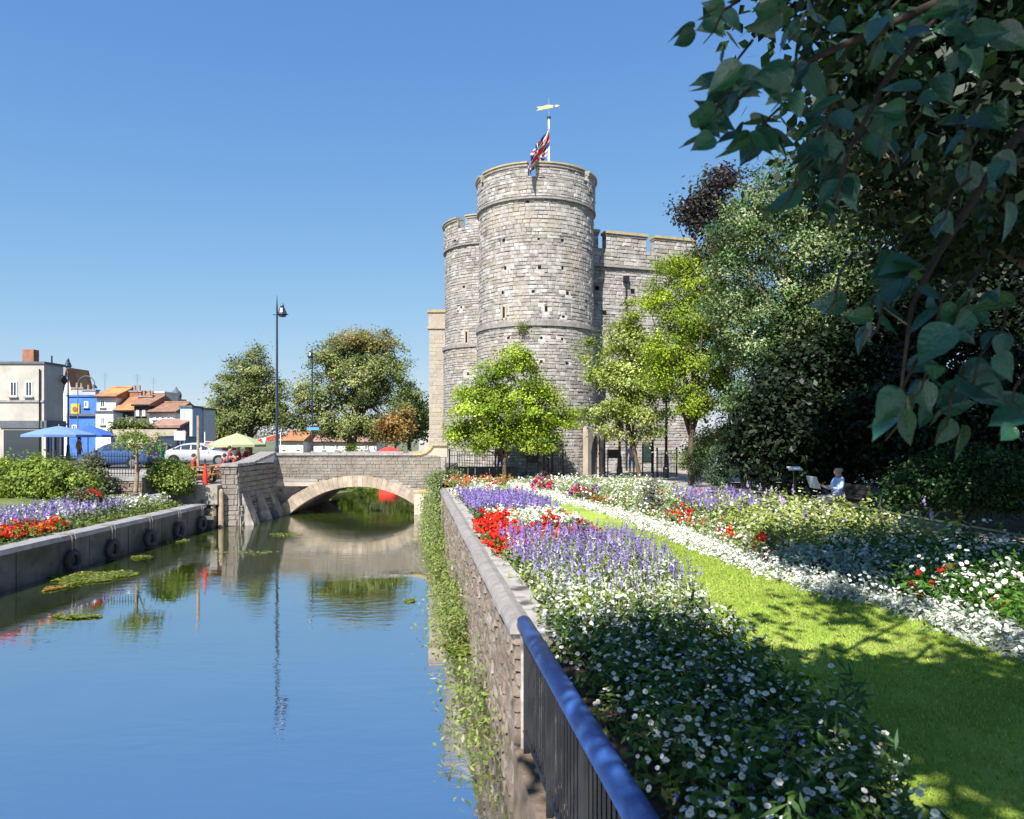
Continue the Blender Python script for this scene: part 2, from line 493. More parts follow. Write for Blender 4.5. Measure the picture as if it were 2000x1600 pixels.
n2 = N.new("ShaderNodeTexNoise"); n2.inputs["Scale"].default_value = .16; n2.inputs["Detail"].default_value = 3
t.links.new(mp.outputs[0], n1.inputs["Vector"]); t.links.new(mp.outputs[0], n2.inputs["Vector"])
mrr = N.new("ShaderNodeMapRange"); mrr.inputs[1].default_value = .38; mrr.inputs[2].default_value = .62; mrr.inputs[3].default_value = .004; mrr.inputs[4].default_value = .032
t.links.new(n2.outputs[0], mrr.inputs[0])
bp = N.new("ShaderNodeBump"); bp.inputs["Distance"].default_value = .25
t.links.new(n1.outputs[0], bp.inputs["Height"]); t.links.new(mrr.outputs[0], bp.inputs["Strength"])
dif = N.new("ShaderNodeBsdfDiffuse")
n3 = N.new("ShaderNodeTexNoise"); n3.inputs["Scale"].default_value = .5; n3.inputs["Detail"].default_value = 5
t.links.new(tcw.outputs["Position"], n3.inputs["Vector"])
cr = N.new("ShaderNodeValToRGB")
cr.color_ramp.elements[0].color = (.012,.022,.001,1); cr.color_ramp.elements[0].position = .35
cr.color_ramp.elements[1].color = (.030,.046,.002,1); cr.color_ramp.elements[1].position = .68
t.links.new(n3.outputs[0], cr.inputs[0]); t.links.new(cr.outputs[0], dif.inputs[0])
gl = N.new("ShaderNodeBsdfGlossy"); gl.inputs["Roughness"].default_value = .015; gl.inputs["Color"].default_value = (.97,.97,1,1)
fr = N.new("ShaderNodeFresnel"); fr.inputs["IOR"].default_value = 26.0
for s_ in (dif, gl, fr): t.links.new(bp.outputs[0], s_.inputs["Normal"])
mxs = N.new("ShaderNodeMixShader")
t.links.new(fr.outputs[0], mxs.inputs[0]); t.links.new(dif.outputs[0], mxs.inputs[1]); t.links.new(gl.outputs[0], mxs.inputs[2])
t.links.new(mxs.outputs[0], N["Material Output"].inputs[0])
M['water'] = mw
MB().box(-13.4, 1.9, -12, 130, -.6, 0).build('river', M['water'], kind='structure', label='calm green river reflecting the sky and bridge', cat='river')

# lawn path between the beds: left and right edges in plan
LE = [(2.6,-2),(2.5,2),(2.45,4),(2.5,7),(2.5,8.8),(2.6,11),(2.4,14),(1.9,17.6),(.75,22.8),(-.75,29.3),(-.9,31)]
RE = [(6.5,-2),(6.2,2),(5.6,5),(5.0,7.7),(4.78,8.9),(4.26,9.9),(3.8,11.85),(3.4,15.8),(2.75,19.25),(1.41,24.6),(.3,29.3),(-.1,31)]
def lerp_edge(E, y):
    ys = [e[1] for e in E]; xs = [e[0] for e in E]
    return float(np.interp(y, ys, xs))
XL = lambda y: lerp_edge(LE, y); XRr = lambda y: lerp_edge(RE, y)
M['lawn'] = mk('mown lawn', (.27,.37,.055), noise=(.9,.38), bump=(60,.5), rough=.95, spec=.1, coord='World', stain=((.42,.46,.12),.8,.5,.5))
M['grass_blade'] = mk('grass blades', src='attr', noise=None, bump=None, rough=.6, spec=.25, trans=.3)
ys = [-2+i*.75 for i in range(45)]
strip_sheet(lambda y: XL(y)-.15, lambda y: XRr(y)+.15, ys, lambda x, y: ZL + .02*math.sin(y*.9+x), 'lawn', M['lawn'], 6, kind='structure', label='sunlit mown grass path between the flower beds', cat='lawn')
# garden soil on the right bank, one sheet following the wall
strip_sheet(lambda y: WALLX(y)+.2, lambda y: 30.0, [-12+i*2 for i in range(24)], lambda x, y: ZG, 'garden_soil', M['soil'], 2, kind='structure')
# paved forecourt round the gatehouse and path on the right
strip_sheet(lambda y: WALLX(min(y,34))+.2 if y < 36 else -3.35, lambda y: 22, [33.4,34,36,40,44,50,60], lambda x, y: ZL+.01, 'forecourt_paving', M['paving'], 2, kind='structure')
FE = [(6.2,24.5),(7.2,21.9),(7.9,18.5),(8.2,15.75),(8.45,13.3),(8.7,10),(8.9,6),(9,2),(9,-2)]     # low fence line
FX = lambda y: float(np.interp(y, [e[1] for e in reversed(FE)], [e[0] for e in reversed(FE)]))
strip_sheet(lambda y: FX(y)+.25, lambda y: FX(y)+2.6, [-2,2,6,10,13.3,15.75,18.5,21.9,24.5,33], lambda x, y: ZL+.02, 'garden_path', M['paving'], 2, kind='structure')
# wide ground: left, right and far, up to the horizon
M['ground'] = mk('distant ground', (.12,.13,.07), noise=(.05,.3), bump=None, rough=1, coord='World')
g = MB()
g.poly([(-3000,40.5,1.98),(-12.3,40.5,1.98),(-12.3,130,1.98),(-3000,130,1.98)])
g.poly([(-3.3,44.5,1.72),(3000,44.5,1.72),(3000,130,1.72),(-3.3,130,1.72)])
g.poly([(-3000,130,1.9),(3000,130,1.9),(3000,5000,1.9),(-3000,5000,1.9)])
g.poly([(30,-60,1.7),(3000,-60,1.7),(3000,44.5,1.7),(30,44.5,1.7)])
g.poly([(-3000,-60,1.9),(-40,-60,1.9),(-40,40.5,1.9),(-3000,40.5,1.9)])
g.build('ground', M['ground'], kind='structure')
M['turf'] = mk('rough turf', (.11,.15,.03), noise=(1.5,.4), bump=(40,.6), rough=1, coord='World', stain=((.20,.18,.10),.6,.55,.6))
def zleft(x, y): return min(1.68, 1.02 + .22*max(0, -13.3-x))
strip_sheet(lambda y: -40, lambda y: -13.3, [-60,-20,0,10,14,18,20,22,24,26,28,29.6], zleft, 'river_garden', M['turf'], 14, kind='structure')
# street: asphalt sheet, pavement with kerb
MB().box(-200, -12.4, 36.0, 75, 1.6, ZR).build('road', M['asphalt'], kind='structure')
MB().box(-60, -15.2, 30.1, 36.5, 1.5, ZR+.12).build('pavement', M['paving'], kind='structure')
pb = MB()
for k in range(40):
    pb.box(-60+k*1.12+.01, -60+k*1.12+1.11, 36.5, 36.64, 1.6, ZR+.13)
pb.build('kerb', M['concrete_c'], kind='structure')
MB().box(-15.2, -12.75, 31.0, 35.99, 1.0, 1.82).build('terrace', M['bridge_m'], kind='structure')

# ------------------------------------------------------------------ quay wall with coping slabs and panels
q = empty('quay_wall', (-13, 20, 0), 'long dark concrete river wall hung with tyres, below the left flower garden', 'wall')
MB().box(-13.5, -13.06, -14, 30.2, -1, .95).build('core', M['concrete_d'], q)
ye = [-6,-2.4,1.2,4.8,8.4,12,15.6,18.8,22.05,24.3,26.6,28.75,30.25]
for a, b in zip(ye, ye[1:]):
    MB().box(-13.06, -13.0+random.uniform(-.008,.008), a+.02, b-.02, -.8, .93).build('wall_panel', M['concrete_d'], q)
y = -6.0
while y < 30.2:
    l = min(1.15, 30.25-y)
    MB().box(-13.55, -12.9+random.uniform(-.012,.012), y+.008, y+l-.008, .95, 1.09+random.uniform(-.008,.008)).build('coping_slab', M['concrete_c'], q)
    y += l
TY = [21.0, 23.1, 25.5, 27.7, 29.75]
TN = ['tyre hung on ropes from the dark quay wall, nearest of the five', 'second tyre from the left along the dark quay wall', 'middle tyre of the five hung along the quay wall', 'fourth tyre from the left along the quay wall, before the corner', 'farthest tyre on the quay wall, at the corner by the steps']
for i, (yy, lb) in enumerate(zip(TY, TN)):
    e = empty('tyre_fender', (-12.85, yy, .3), lb, 'tyre', 'tyres hung along the quay')
    mb = MB(); mb.smooth = True
    n, m = 20, 8
    for a in range(n):
        for b in range(m):
            A, Bq = 2*math.pi*a/n, 2*math.pi*b/m
            rr = .24 + .085*math.cos(Bq)
            mb.v.append((-12.86 + .1*math.sin(Bq)*(1.0) + .02*math.cos(A), yy + rr*math.cos(A), .34 + rr*math.sin(A)))
    for a in range(n):
        for b in range(m):
            mb.face((a*m+b, ((a+1)%n)*m+b, ((a+1)%n)*m+(b+1)%m, a*m+(b+1)%m))
    mb.build('tyre', M['rubber'], e)
    for s in (-.09, .09):
        MB().tube([(-12.84, yy+s*.8, .6), (-12.83, yy+s, 1.0), (-12.9, yy+s, 1.115), (-13.2, yy+s*1.1, 1.12)], .016, 6).build('rope', M['rope'], e)

# ------------------------------------------------------------------ bridge
BY0, BY1 = 36.0, 44.0
bx0, bx1 = -11.85, -3.35
AC = Vector((-7.75, 0, -3.5)); AR = 4.95; TH = .58
arch = [(AC.x + AR*math.sin(a), AC.z + AR*math.cos(a)) for a in np.linspace(-R(46), R(46), 33)]
br = empty('stone_bridge', (-7.6, 36, 0), 'old stone road bridge with one wide buff arch and stone parapet over the river', 'bridge')
outl = [(bx0-.4, -1)] + [(arch[0][0], -1)] + arch + [(arch[-1][0], -1), (bx1+.05, -1), (bx1+.05, 2.25), (bx0-.4, 2.25)]
mb = MB(); mb.prism([(x, BY0+.55, z) for x, z in outl], (0, BY1-BY0-.6, 0)); mb.build('body', M['mortar'], br)
outr = [(arch[16][0]-2.0, 1.70)] + [(AC.x + AR*math.sin(a), AC.z + AR*math.cos(a)) for a in np.linspace(-R(22), R(46), 26)]
# front face slab: parapet band, plus the right spandrel (the left spandrel stays recessed)
rim = [(AC.x + (AR+.3)*math.sin(a), AC.z + (AR+.3)*math.cos(a)) for a in np.linspace(-R(20), R(45), 26)]
fr_ = [(bx0, 1.74)] + [(rim[0][0]-.4, 1.74)] + rim + [(rim[-1][0], -1), (bx1, -1), (bx1, 3.0), (bx0, 3.0)]
mb = MB(); mb.prism([(x, BY0+.06, z) for x, z in fr_], (0, .48, 0)); mb.build('parapet_wall', M['bridge_m'], br)
MB().box(bx0-.4, bx1, BY1-.45, BY1, 2.25, 3.0).build('far_parapet', M['mortar'], br)
def inface(x, z):
    if z > 1.80: return True
    rr = math.hypot(x-AC.x, z-AC.z)
    if z > 1.74: return rr > AR+.5
    return rr > AR+TH*.9 and x > AC.x
fr = wall_frames((bx0, BY0+.06), (bx1-.25, BY0+.06), 0.0, 2.98, h=(.10,.19), w=(.13,.42), d=.035, gap=.014, mask=lambda s, z, s0, s1, a, b: inface(bx0+s, z) and inface(bx0+s0, a+.02) and inface(bx0+s1, a+.02))
lay(fr, br, 230, 'bstone', M['bridge_a'], name='stone')
# voussoirs
na = 34
for i in range(na):
    a0, a1 = -R(46) + R(92)*i/na + .0008, -R(46) + R(92)*(i+1)/na - .0008
    th = TH*(1.0 - .22*i/na) + random.uniform(-.015, .015)
    pts = [(AC.x + rr*math.sin(a), BY0 - .06 + random.uniform(-.005,.005), AC.z + rr*math.cos(a)) for rr, a in ((AR-.03, a0), (AR-.03, a1), (AR+th, a1), (AR+th, a0))]
    mb = MB(); mb.prism(pts, (0, .66, 0)); mb.build('voussoir', M['ashlar_r'], br)
# coping along parapet, ledge, pier with curved rise
x = bx0-.05
while x < -5.05:
    l = min(random.uniform(.7, 1.1), -5.0-x)
    MB().box(x+.008, x+l-.008, BY0-.06, BY0+.62, 2.985, 3.10+random.uniform(-.012,.012)).build('coping_stone', M['coping_g'], br)
    x += l
cv = [(-5.0,2.985),(-4.6,3.0),(-4.3,3.1),(-4.08,3.28),(-3.95,3.47)]
up = [(a, b+.12) for a, b in cv]
for (p0, p1, q1, q0) in zip(cv, cv[1:], up[1:], up):
    mb = MB(); mb.prism([(p_[0], BY0-.06, p_[1]) for p_ in (p0, p1, q1, q0)], (0, .68, 0)); mb.build('coping_stone', M['coping'], br)
mb = MB(); mb.prism([(a, BY0+.04, b) for a, b in [(-5.0,2.9)]+cv+[(bx1+.1,3.47),(bx1+.1,2.9)]], (0, .5, 0)); mb.build('pier', M['ashlar'], br)
MB().box(-4.0, bx1+.18, BY0-.08, BY0+.66, 3.475, 3.58).build('pier_cap', M['coping'], br)
MB().box(bx0, -9.75, BY0-.04, BY0+.5, 1.66, 1.80).build('ledge', M['coping_g'], br)
MB().box(bx0+.02, -9.2, BY0-.02, BY0+.04, 1.44, 1.66).build('ledge_course', M['ashlar'], br)
MB().box(-4.95, -4.05, BY0-.14, BY0+.1, 1.12, 1.26).build('springer_cap', M['coping'], br)
MB().box(-4.9, -4.1, BY0-.1, BY0+.1, -.3, 1.12).build('springer', M['ashlar'], br)
MB().box(bx0-.4, bx1, BY0+.66, BY1-.46, 2.25, 2.32).build('carriageway', M['asphalt'], br)

# wing wall on the left: pillar, wall with battered buttresses, curved coping
wg = empty('wing_wall', (-12.2, 33.8, 0), 'shaded stone wing wall with battered buttresses left of the bridge arch', 'wall')
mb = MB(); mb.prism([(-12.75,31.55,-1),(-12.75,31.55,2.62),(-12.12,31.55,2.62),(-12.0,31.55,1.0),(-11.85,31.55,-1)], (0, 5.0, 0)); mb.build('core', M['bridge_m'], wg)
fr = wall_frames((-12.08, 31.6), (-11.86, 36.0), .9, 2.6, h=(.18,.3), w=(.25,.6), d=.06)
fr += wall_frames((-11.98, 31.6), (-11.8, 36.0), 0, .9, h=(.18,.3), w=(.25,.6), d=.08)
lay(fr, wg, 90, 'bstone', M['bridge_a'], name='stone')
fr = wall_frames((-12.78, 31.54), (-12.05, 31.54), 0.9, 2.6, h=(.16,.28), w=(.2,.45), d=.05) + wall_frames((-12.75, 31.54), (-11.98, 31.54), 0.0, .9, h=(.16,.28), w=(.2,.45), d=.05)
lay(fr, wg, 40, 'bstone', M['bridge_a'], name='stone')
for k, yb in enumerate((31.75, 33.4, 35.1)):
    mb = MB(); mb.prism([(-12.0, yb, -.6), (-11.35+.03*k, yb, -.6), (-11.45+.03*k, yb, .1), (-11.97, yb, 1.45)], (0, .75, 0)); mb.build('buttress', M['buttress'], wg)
cps = [(-12.82,31.4,2.62),(-12.03,31.4,2.62)]
for k in range(8):
    a, b = k/8, (k+1)/8
    z_a, z_b = 2.62 + .42*max(0, a-.35)/.65, 2.62 + .42*max(0, b-.35)/.65
    ya, yb = 31.42 + 4.6*a, 31.42 + 4.6*b - .01
    mb = MB(); xx = -12.02 + .2*a
    mb.prism([(xx, ya, z_a), (xx, yb, z_b), (xx, yb, z_b+.13), (xx, ya, z_a+.13)], (-.8, 0, 0)); mb.build('coping_stone', M['coping_g'], wg)

# ------------------------------------------------------------------ garden wall on the right bank
gw = empty('garden_wall', (WALLX(15), 15, 0), 'old brown stone garden wall with grey coping along the right bank', 'wall')
y0w, y1w = 7.55, 26.5
mb = MB(); mb.prism([(WALLX(y0w)+.06, y0w, -.6), (WALLX(y1w)+.06, y1w, -.6), (WALLX(y1w)+.5, y1w+.05, -.6), (WALLX(y0w)+.5, y0w+.05, -.6)], (0, 0, 2.5)); mb.build('core', M['mortar'], gw)
fr = wall_frames((WALLX(y1w)+.06, y1w), (WALLX(y0w)+.06, y0w), 0.0, 1.9, h=(.1,.2), w=(.18,.5), d=.06)
lay(fr, gw, 260, 'brick', M['brick_a'], name='stone')
yy = y0w
while yy < y1w:
    l = min(random.uniform(.7, 1.2), y1w-yy)
    ya, yb = yy+.006, yy+l-.006
    w = .34; prof = []
    mb = MB(); mb.smooth = False
    zt = random.uniform(-.006, .006)
    zt += random.uniform(-.006,.006); dx_ = random.uniform(-.012,.012)
    sec = [(-.06+dx_,1.9),(-.06+dx_,1.96),(-.02+dx_,2.03),(.08+dx_,2.055),(.17+dx_,2.03),(.215+dx_,1.96),(.215+dx_,1.9)]
    mb.prism([(WALLX(ya)+a, ya, z+zt) for a, z in sec], (WALLX(yb)-WALLX(ya), yb-ya, 0)); mb.build('coping_stone', M['coping_g'], gw)
    yy += l
# corner where the wall turns right at its far end
cw = [(WALLX(26.5)+.0, 26.5), (WALLX(26.5)+.15, 27.3), (WALLX(26.5)+.6, 27.9), (WALLX(26.5)+1.3, 28.2)]
for (a, b) in zip(cw, cw[1:]):
    d = Vector((b[0]-a[0], b[1]-a[1], 0)); n = Vector((d.y, -d.x, 0)).normalized()*.3
    mb = MB(); mb.prism([(a[0],a[1],.5),(b[0],b[1],.5),(b[0]+n.x,b[1]+n.y,.5),(a[0]+n.x,a[1]+n.y,.5)], (0,0,1.5)); mb.build('wall_return', M['mortar'], gw)
# blue rail that continues the wall towards the viewer
rl = empty('blue_rail', (WALLX(6)+.1, 6, 0), 'thick blue painted rail continuing the wall coping at the front', 'rail')
M['blue_paint'] = mk('blue rail paint', (.03,.09,.30), rough=.42, noise=(5,.3), bump=(40,.25), stain=((.10,.05,.03),7,.66,.8))
mb = MB(); mb.smooth = True
mb.tube([(WALLX(Y)+.1, Y, 2.0) for Y in (7.62, 6, 4.5, 3, 1)], .085, 14); mb.build('rail_tube', M['blue_paint'], rl)
MB().tube([(WALLX(Y)+.1, Y, .9) for Y in (7.5, 1)], .03, 8).build('lower_rail', M['black'], rl)
for Y in (7.45, 6.2, 4.95, 3.7, 2.45):
    MB().bar((WALLX(Y)+.1, Y, .3), (WALLX(Y)+.1, Y, 1.95), .06).build('post', M['black'], rl)
Y = 7.3
bars = MB()
while Y > 1.5:
    bars.bar((WALLX(Y)+.1, Y, .9), (WALLX(Y)+.1, Y, 1.95), .018); Y -= .11
bars.build('balusters', M['black'], rl)
MB().prism([(WALLX(1)-.02, 1, -.6), (WALLX(7.54)-.02, 7.54, -.6), (WALLX(7.54)+.3, 7.54, -.6), (WALLX(1)+.3, 1, -.6)], (0,0,1.3)).build('low_wall', M['brick_a'], gw)
# ------------------------------------------------------------------ gatehouse
gt = empty('stone_gatehouse', (2, 45, 1.8), 'tall medieval stone gatehouse with two round towers and battlements', 'gatehouse')
def cyl_hit(u, v, cx, cy, rad):
    d = Vector(((u-U0)/F, 1, (V0-v)/F))
    a = d.x**2 + d.y**2; b = -2*(cx*d.x + cy*d.y); c = cx**2 + cy**2 - rad**2
    k = (-b - math.sqrt(max(b*b-4*a*c, 0)))/(2*a)
    return Vector((0,0,H)) + d*k
def drum(cx, cy, rad, holes, slits, n_ind, gaps, ztop=18.75, span=118, gh=3.6):
    """round tower: core, stones, string courses, merlons"""
    face = math.atan2(-cx, -cy)                       # direction to the camera, azimuth clockwise from +Y
    zs1, zs2, sill = 10.0, 16.75, 17.95
    def rz(z):
        if z < zs1: return rad + .10 + .20*max(0, (5.5-z))/4 + .04*(zs1-z)/8
        return rad if z < zs2 else rad + .09
    d = empty('drum_tower', (cx, cy, 1.8))
    d.parent = gt; d.matrix_parent_inverse = WINV[gt.name]
    mb = MB(); mb.smooth = True
    prof = [(rz(1.5)-.05,1.5),(rz(5.5)-.05,5.5),(rz(9.9)-.05,9.99),(rad-.05,10.0),(rad-.05,zs2),(rad+.04,zs2+.01),(rad+.04,sill)]
    mb.lathe(prof, (cx, cy, 0), 72); mb.build('core', M['mortar'], d)
    def pt(a, r_, z): return Vector((cx + r_*math.sin(a), cy + r_*math.cos(a), z))
    hs = []
    for (u, v) in holes:
        h_ = cyl_hit(u, v, cx, cy, rad); hs.append((math.atan2(h_.x-cx, h_.y-cy), h_.z, random.uniform(.08,.14), random.uniform(.06,.11)))
    for (u, v0, v1) in slits:
        h0, h1 = cyl_hit(u, v0, cx, cy, rad), cyl_hit(u, v1, cx, cy, rad)
        hs.append((math.atan2(h0.x-cx, h0.y-cy), (h0.z+h1.z)/2, .09, (h0.z-h1.z)/2))
    def holed(a, z, da, dz):
        for (ha, hz, hw, hh) in hs:
            k = (a-ha+math.pi) % (2*math.pi) - math.pi
            if abs(k)*rad < da*rad/2 + hw*.5 and abs(z-hz) < dz/2 + hh*.8: return True
        return False
    frames = []
    def ring(z0, z1, amin, amax, hrange=(.13,.24)):
        for a_, b_ in courses(z0, z1, hrange):
            z = (a_+b_)/2
            rr = rz(z) - .05
            a = amin - random.uniform(0, .05)
            while a < amax:
                w = random.choice((random.uniform(.18,.34), random.uniform(.25,.6)))
                da = w/rr
                if a+da > amax: da = amax - a
                if da*rr > .1 and not holed(a+da/2, z, da, b_-a_):
                    c = pt(a+da/2, rr, z)
                    n = np.array((math.sin(a+da/2), math.cos(a+da/2), 0)); uu = np.array((math.cos(a+da/2), -math.sin(a+da/2), 0))
                    frames.append((tuple(c), uu, np.array((0,0,1.)), n, da*rr-.02*random.uniform(.4,1.6), b_-a_-.018*random.choice((.5,.8,1,1,1.4,3.0)), .036*random.uniform(.4,1.5)))
                a += da
    A0, A1 = face-R(span), face+R(span)
    ring(1.8, 9.88, A0, A1); ring(10.12, zs2-.02, A0, A1); ring(zs2+.14, sill, A0, A1)
    for (ha, hz, hw, hh) in hs:
        c = pt(ha, rz(hz)-.055, hz); uu = Vector((math.cos(ha), -math.sin(ha), 0)); n = Vector((math.sin(ha), math.cos(ha), 0))
        MB().obox(c, uu*hw*.75, Vector((0,0,hh*.85)), n*.02).build('arrow_slit' if hh > .2 else 'putlog_hole', M['dark'], d)  # shallow block, its depth shade painted black
        if hh > .2:
            for s in (-1, 1):
                MB().obox(c + uu*s*(hw*.75+.07), uu*.06, Vector((0,0,hh*1.05)), n*.075).build('slit_jamb', M['ashlar'], d)
    # string courses: bands of curved blocks
    for zc, r0, h in ((10.0, rad+.17, .22), (zs2+.05, rad+.115, .10)):
        k = 26
        for i in range(k):
            a0, a1 = A0 + (A1-A0)*i/k + .002, A0 + (A1-A0)*(i+1)/k - .002
            mb = MB()
            mb.prism([pt(a0, r0-.4, zc-h/2), pt(a0, r0, zc-h/2), pt((a0+a1)/2, r0+.012, zc-h/2), pt(a1, r0, zc-h/2), pt(a1, r0-.4, zc-h/2)], (0,0,h)); mb.build('string_course', M['coping_g'], d)
    # merlons between the gaps with sloping copings
    gs = sorted(gaps)
    for ga, gb in zip(gs, gs[1:] + [gs[0]+360]):
        a0, a1 = face + R(ga+gh), face + R(gb-gh)
        k = 10
        for nm, r1, r0, z0, z1, mt in (('merlon', rad+.04, rad-.55, sill-.01, ztop-.18, M['mortar']), ('merlon_coping', rad+.2, rad-.62, ztop-.18, ztop, M['coping'])):
            mb = MB()
            b0 = len(mb.v)
            for i in range(k+1):
                a = a0+(a1-a0)*i/k
                zo = z1 - (.16 if nm != 'merlon' else 0)
                for (r_, z_) in ((r1, z0), (r1, zo+.07 if nm != 'merlon' else z1), ((r1+r0)/2, z1), (r0, zo+.03 if nm != 'merlon' else z1), (r0, z0)):
                    mb.v.append(tuple(pt(a, r_, z_ + (.0 if nm == 'merlon' else .06))))
            for i in range(k):
                for j in range(5):
                    mb.face((b0+i*5+j, b0+i*5+(j+1)%5, b0+(i+1)*5+(j+1)%5, b0+(i+1)*5+j))
            mb.face([b0+j for j in range(5)]); mb.face([b0+k*5+j for j in reversed(range(5))])
            mo = mb.build(nm, mt, d)
            if nm != 'merlon':        # moulding below the coping
                mb = MB()
                for i in range(k):
                    p0, p1 = a0+(a1-a0)*i/k, a0+(a1-a0)*(i+1)/k
                    mb.prism([pt(p0, r1-.5, z0-.09), pt(p0, r1-.06, z0-.09), pt(p1, r1-.06, z0-.09), pt(p1, r1-.5, z0-.09)], (0,0,.146))
                mb.build('moulding', M['coping_g'], mo)
        if a0 > A1: a0, a1 = a0-2*math.pi, a1-2*math.pi
        lo, hi = max(a0, A0), min(a1, A1)
        if hi > lo: ring(sill, ztop-.2, lo+.005, hi-.005)
    lay(frames, d, n_ind, 'stone', M['stone_a'])
    return d, face, pt
holes1 = [(983,469),(1052,466),(1099,469),(986,523),(1054,522),(1099,523),(981,571),(1041,569),(1109,572),(1101,618),(994,660),(1057,660),(1097,662),(1057,706),(1106,710),(1030,394)]
D1 = (1.41, 42.0); D2 = (-1.4, 51.0)
d1, f1, pt1 = drum(*D1, 3.36, holes1, [(984,597,622),(1067,597,609)], 190, [4,62,122,184,244,306])
d2, f2, pt2 = drum(*D2, 3.36, [(900,600),(905,560),(890,470),(915,730)], [(911,646,671)], 55, [-22,38,98,158,218,278], gh=6.0)

# gate passage wall between the drums, and roof
MB().box(-1.0, 6, 44.5, 49.5, 1.7, 15).build('gate_wall', M['mortar'], gt)
# rear block facing the garden
A = np.array((4.0, 42.9)); B = np.array((11.6, 45.4))
dv = (B-A)/np.linalg.norm(B-A); nv = np.array((dv[1], -dv[0]))
def on_block(u):                                       # distance along the wall for an image column
    k = (u-U0)/F                                       # x = k*y
    # A + s*dv : ax + s*dx = k*(ay + s*dy)
    return (k*A[1]-A[0])/(dv[0]-k*dv[1])
blk = empty('rear_block', (7.8, 46, 1.8)); blk.parent = gt; blk.matrix_parent_inverse = WINV[gt.name]
LB = np.linalg.norm(B-A)
zst, zsl, zmt = 14.25, 15.3, 16.22
b3 = lambda s, o=0.0: (A[0]+dv[0]*s+nv[0]*o, A[1]+dv[1]*s+nv[1]*o)
mb = MB(); mb.prism([(*b3(0,-.05),1.6),(*b3(LB,-.05),1.6),(*b3(LB,-7),1.6),(*b3(0,-7),1.6)], (0,0,zst-1.6)); mb.build('core', M['mortar'], blk)
for s0, s1, o in ((0, LB, 0.03), ):
    mb = MB(); mb.prism([(*b3(s0,o),zst),(*b3(s1,o),zst),(*b3(s1,-.5),zst),(*b3(s0,-.5),zst)], (0,0,zsl-zst)); mb.build('parapet', M['mortar'], blk)
    mb = MB(); mb.prism([(*b3(s1-.05,.0),zst),(*b3(s1,-7),zst),(*b3(s1-.5,-7),zst),(*b3(s1-.55,.0),zst)], (0,0,zsl-zst+.9)); mb.build('side_parapet', M['mortar'], blk)
fr = wall_frames(b3(0,-.05), b3(LB,-.05), 1.8, zst-.05, h=(.13,.25), w=(.2,.6), d=.05)
fr += wall_frames(b3(0,.03), b3(LB,.03), zst+.1, zsl, h=(.18,.28), w=(.3,.75), d=.065)
for u0, u1 in ((1120,1168),(1183,1262),(1278,1357)):
    s0, s1 = on_block(u0), min(on_block(u1), LB)
    mb = MB(); mb.prism([(*b3(s0,.03),zsl-.01),(*b3(s1,.03),zsl-.01),(*b3(s1,-.5),zsl-.01),(*b3(s0,-.5),zsl-.01)], (0,0,zmt-zsl)); mb.build('merlon', M['mortar'], blk)
    mb = MB(); mb.prism([(*b3(s0-.06,.2),zmt-.01),(*b3(s1+.06,.2),zmt-.01),(*b3(s1+.06,-.6),zmt-.01),(*b3(s0-.06,-.6),zmt-.01)], (0,0,.16)); mb.build('merlon_coping', M['coping'], blk)
    mb = MB(); mb.prism([(*b3(s0-.03,.12),zmt-.14),(*b3(s1+.03,.12),zmt-.14),(*b3(s1+.03,-.4),zmt-.14),(*b3(s0-.03,-.4),zmt-.14)], (0,0,.129)); mb.build('moulding', M['coping_g'], blk)
    fr += wall_frames(b3(s0,.03), b3(s1,.03), zsl, zmt-.15, h=(.18,.28), w=(.3,.75), d=.065)
s = 0
while s < LB-.1:
    l = min(random.uniform(.7,1.1), LB-s)
    mb = MB(); mb.prism([(*b3(s+.006,.16),zst-.06),(*b3(s+l-.006,.16),zst-.06),(*b3(s+l-.006,-.2),zst-.06),(*b3(s+.006,-.2),zst-.06)], (0,0,.15)); mb.build('string_course', M['coping_g'], blk)
    s += l
lay(fr, blk, 55, 'stone', M['stone_a'])
for u, v in ((1166,563),(1235,568),(1180,610),(1196,660)):
    s = on_block(u); q_ = b3(s, 0.0); z = H + (V0-v)/F*q_[1]
    MB().obox((*q_, z), Vector((dv[0],dv[1],0))*.11, Vector((0,0,.11)), Vector((nv[0],nv[1],0))*.072).build('putlog_hole', M['dark'], blk)  # black block paints the shaded hole on the wall
# downpipe with hopper head
s = on_block(1221); q_ = Vector((*b3(s,.14), 0))
dp = MB(); dp.tube([q_+Vector((0,0,1.9)), q_+Vector((0,0,13.4))], .05, 8)
po = dp.build('downpipe', M['black'], blk)
MB().obox(q_+Vector((0,0,13.5)), Vector((dv[0],dv[1],0))*.16, Vector((nv[0],nv[1],0))*.11, (0,0,.2)).build('hopper', M['black'], po)
# pointed doorway at the foot of the big drum, in a projecting ashlar surround
ad = f1 - R(58)
un = Vector((math.sin(ad), math.cos(ad), 0)); uu = Vector((math.cos(ad), -math.sin(ad), 0))
pc = Vector((D1[0], D1[1], 0)) + un*3.62
dr = MB()
op = [(-.55,1.8),(-.55,3.1),(-.42,3.5),(-.2,3.85),(0,4.05),(.2,3.85),(.42,3.5),(.55,3.1),(.55,1.8)]
fo = [(-.95,1.8),(-.95,4.5),(.95,4.5),(.95,1.8)]
for (a, b) in zip(op, op[1:]):
    for k in range(1):
        sgn = -1 if a[0] < 0 or b[0] < 0 else 1
        dr.prism([pc + uu*a[0] + Vector((0,0,a[1])), pc + uu*b[0] + Vector((0,0,b[1])), pc + uu*(.95*sgn) + Vector((0,0,b[1] if abs(b[0]) > .01 else 4.5)), pc + uu*(.95*sgn) + Vector((0,0,a[1] if abs(a[0]) > .01 else 4.5))], un*.3 if True else 0)
ds = dr.build('door_surround', M['ashlar'], gt)
dd = MB(); dd.prism([pc + uu*a + Vector((0,0,z)) + un*.05 for a, z in op], un*.04)
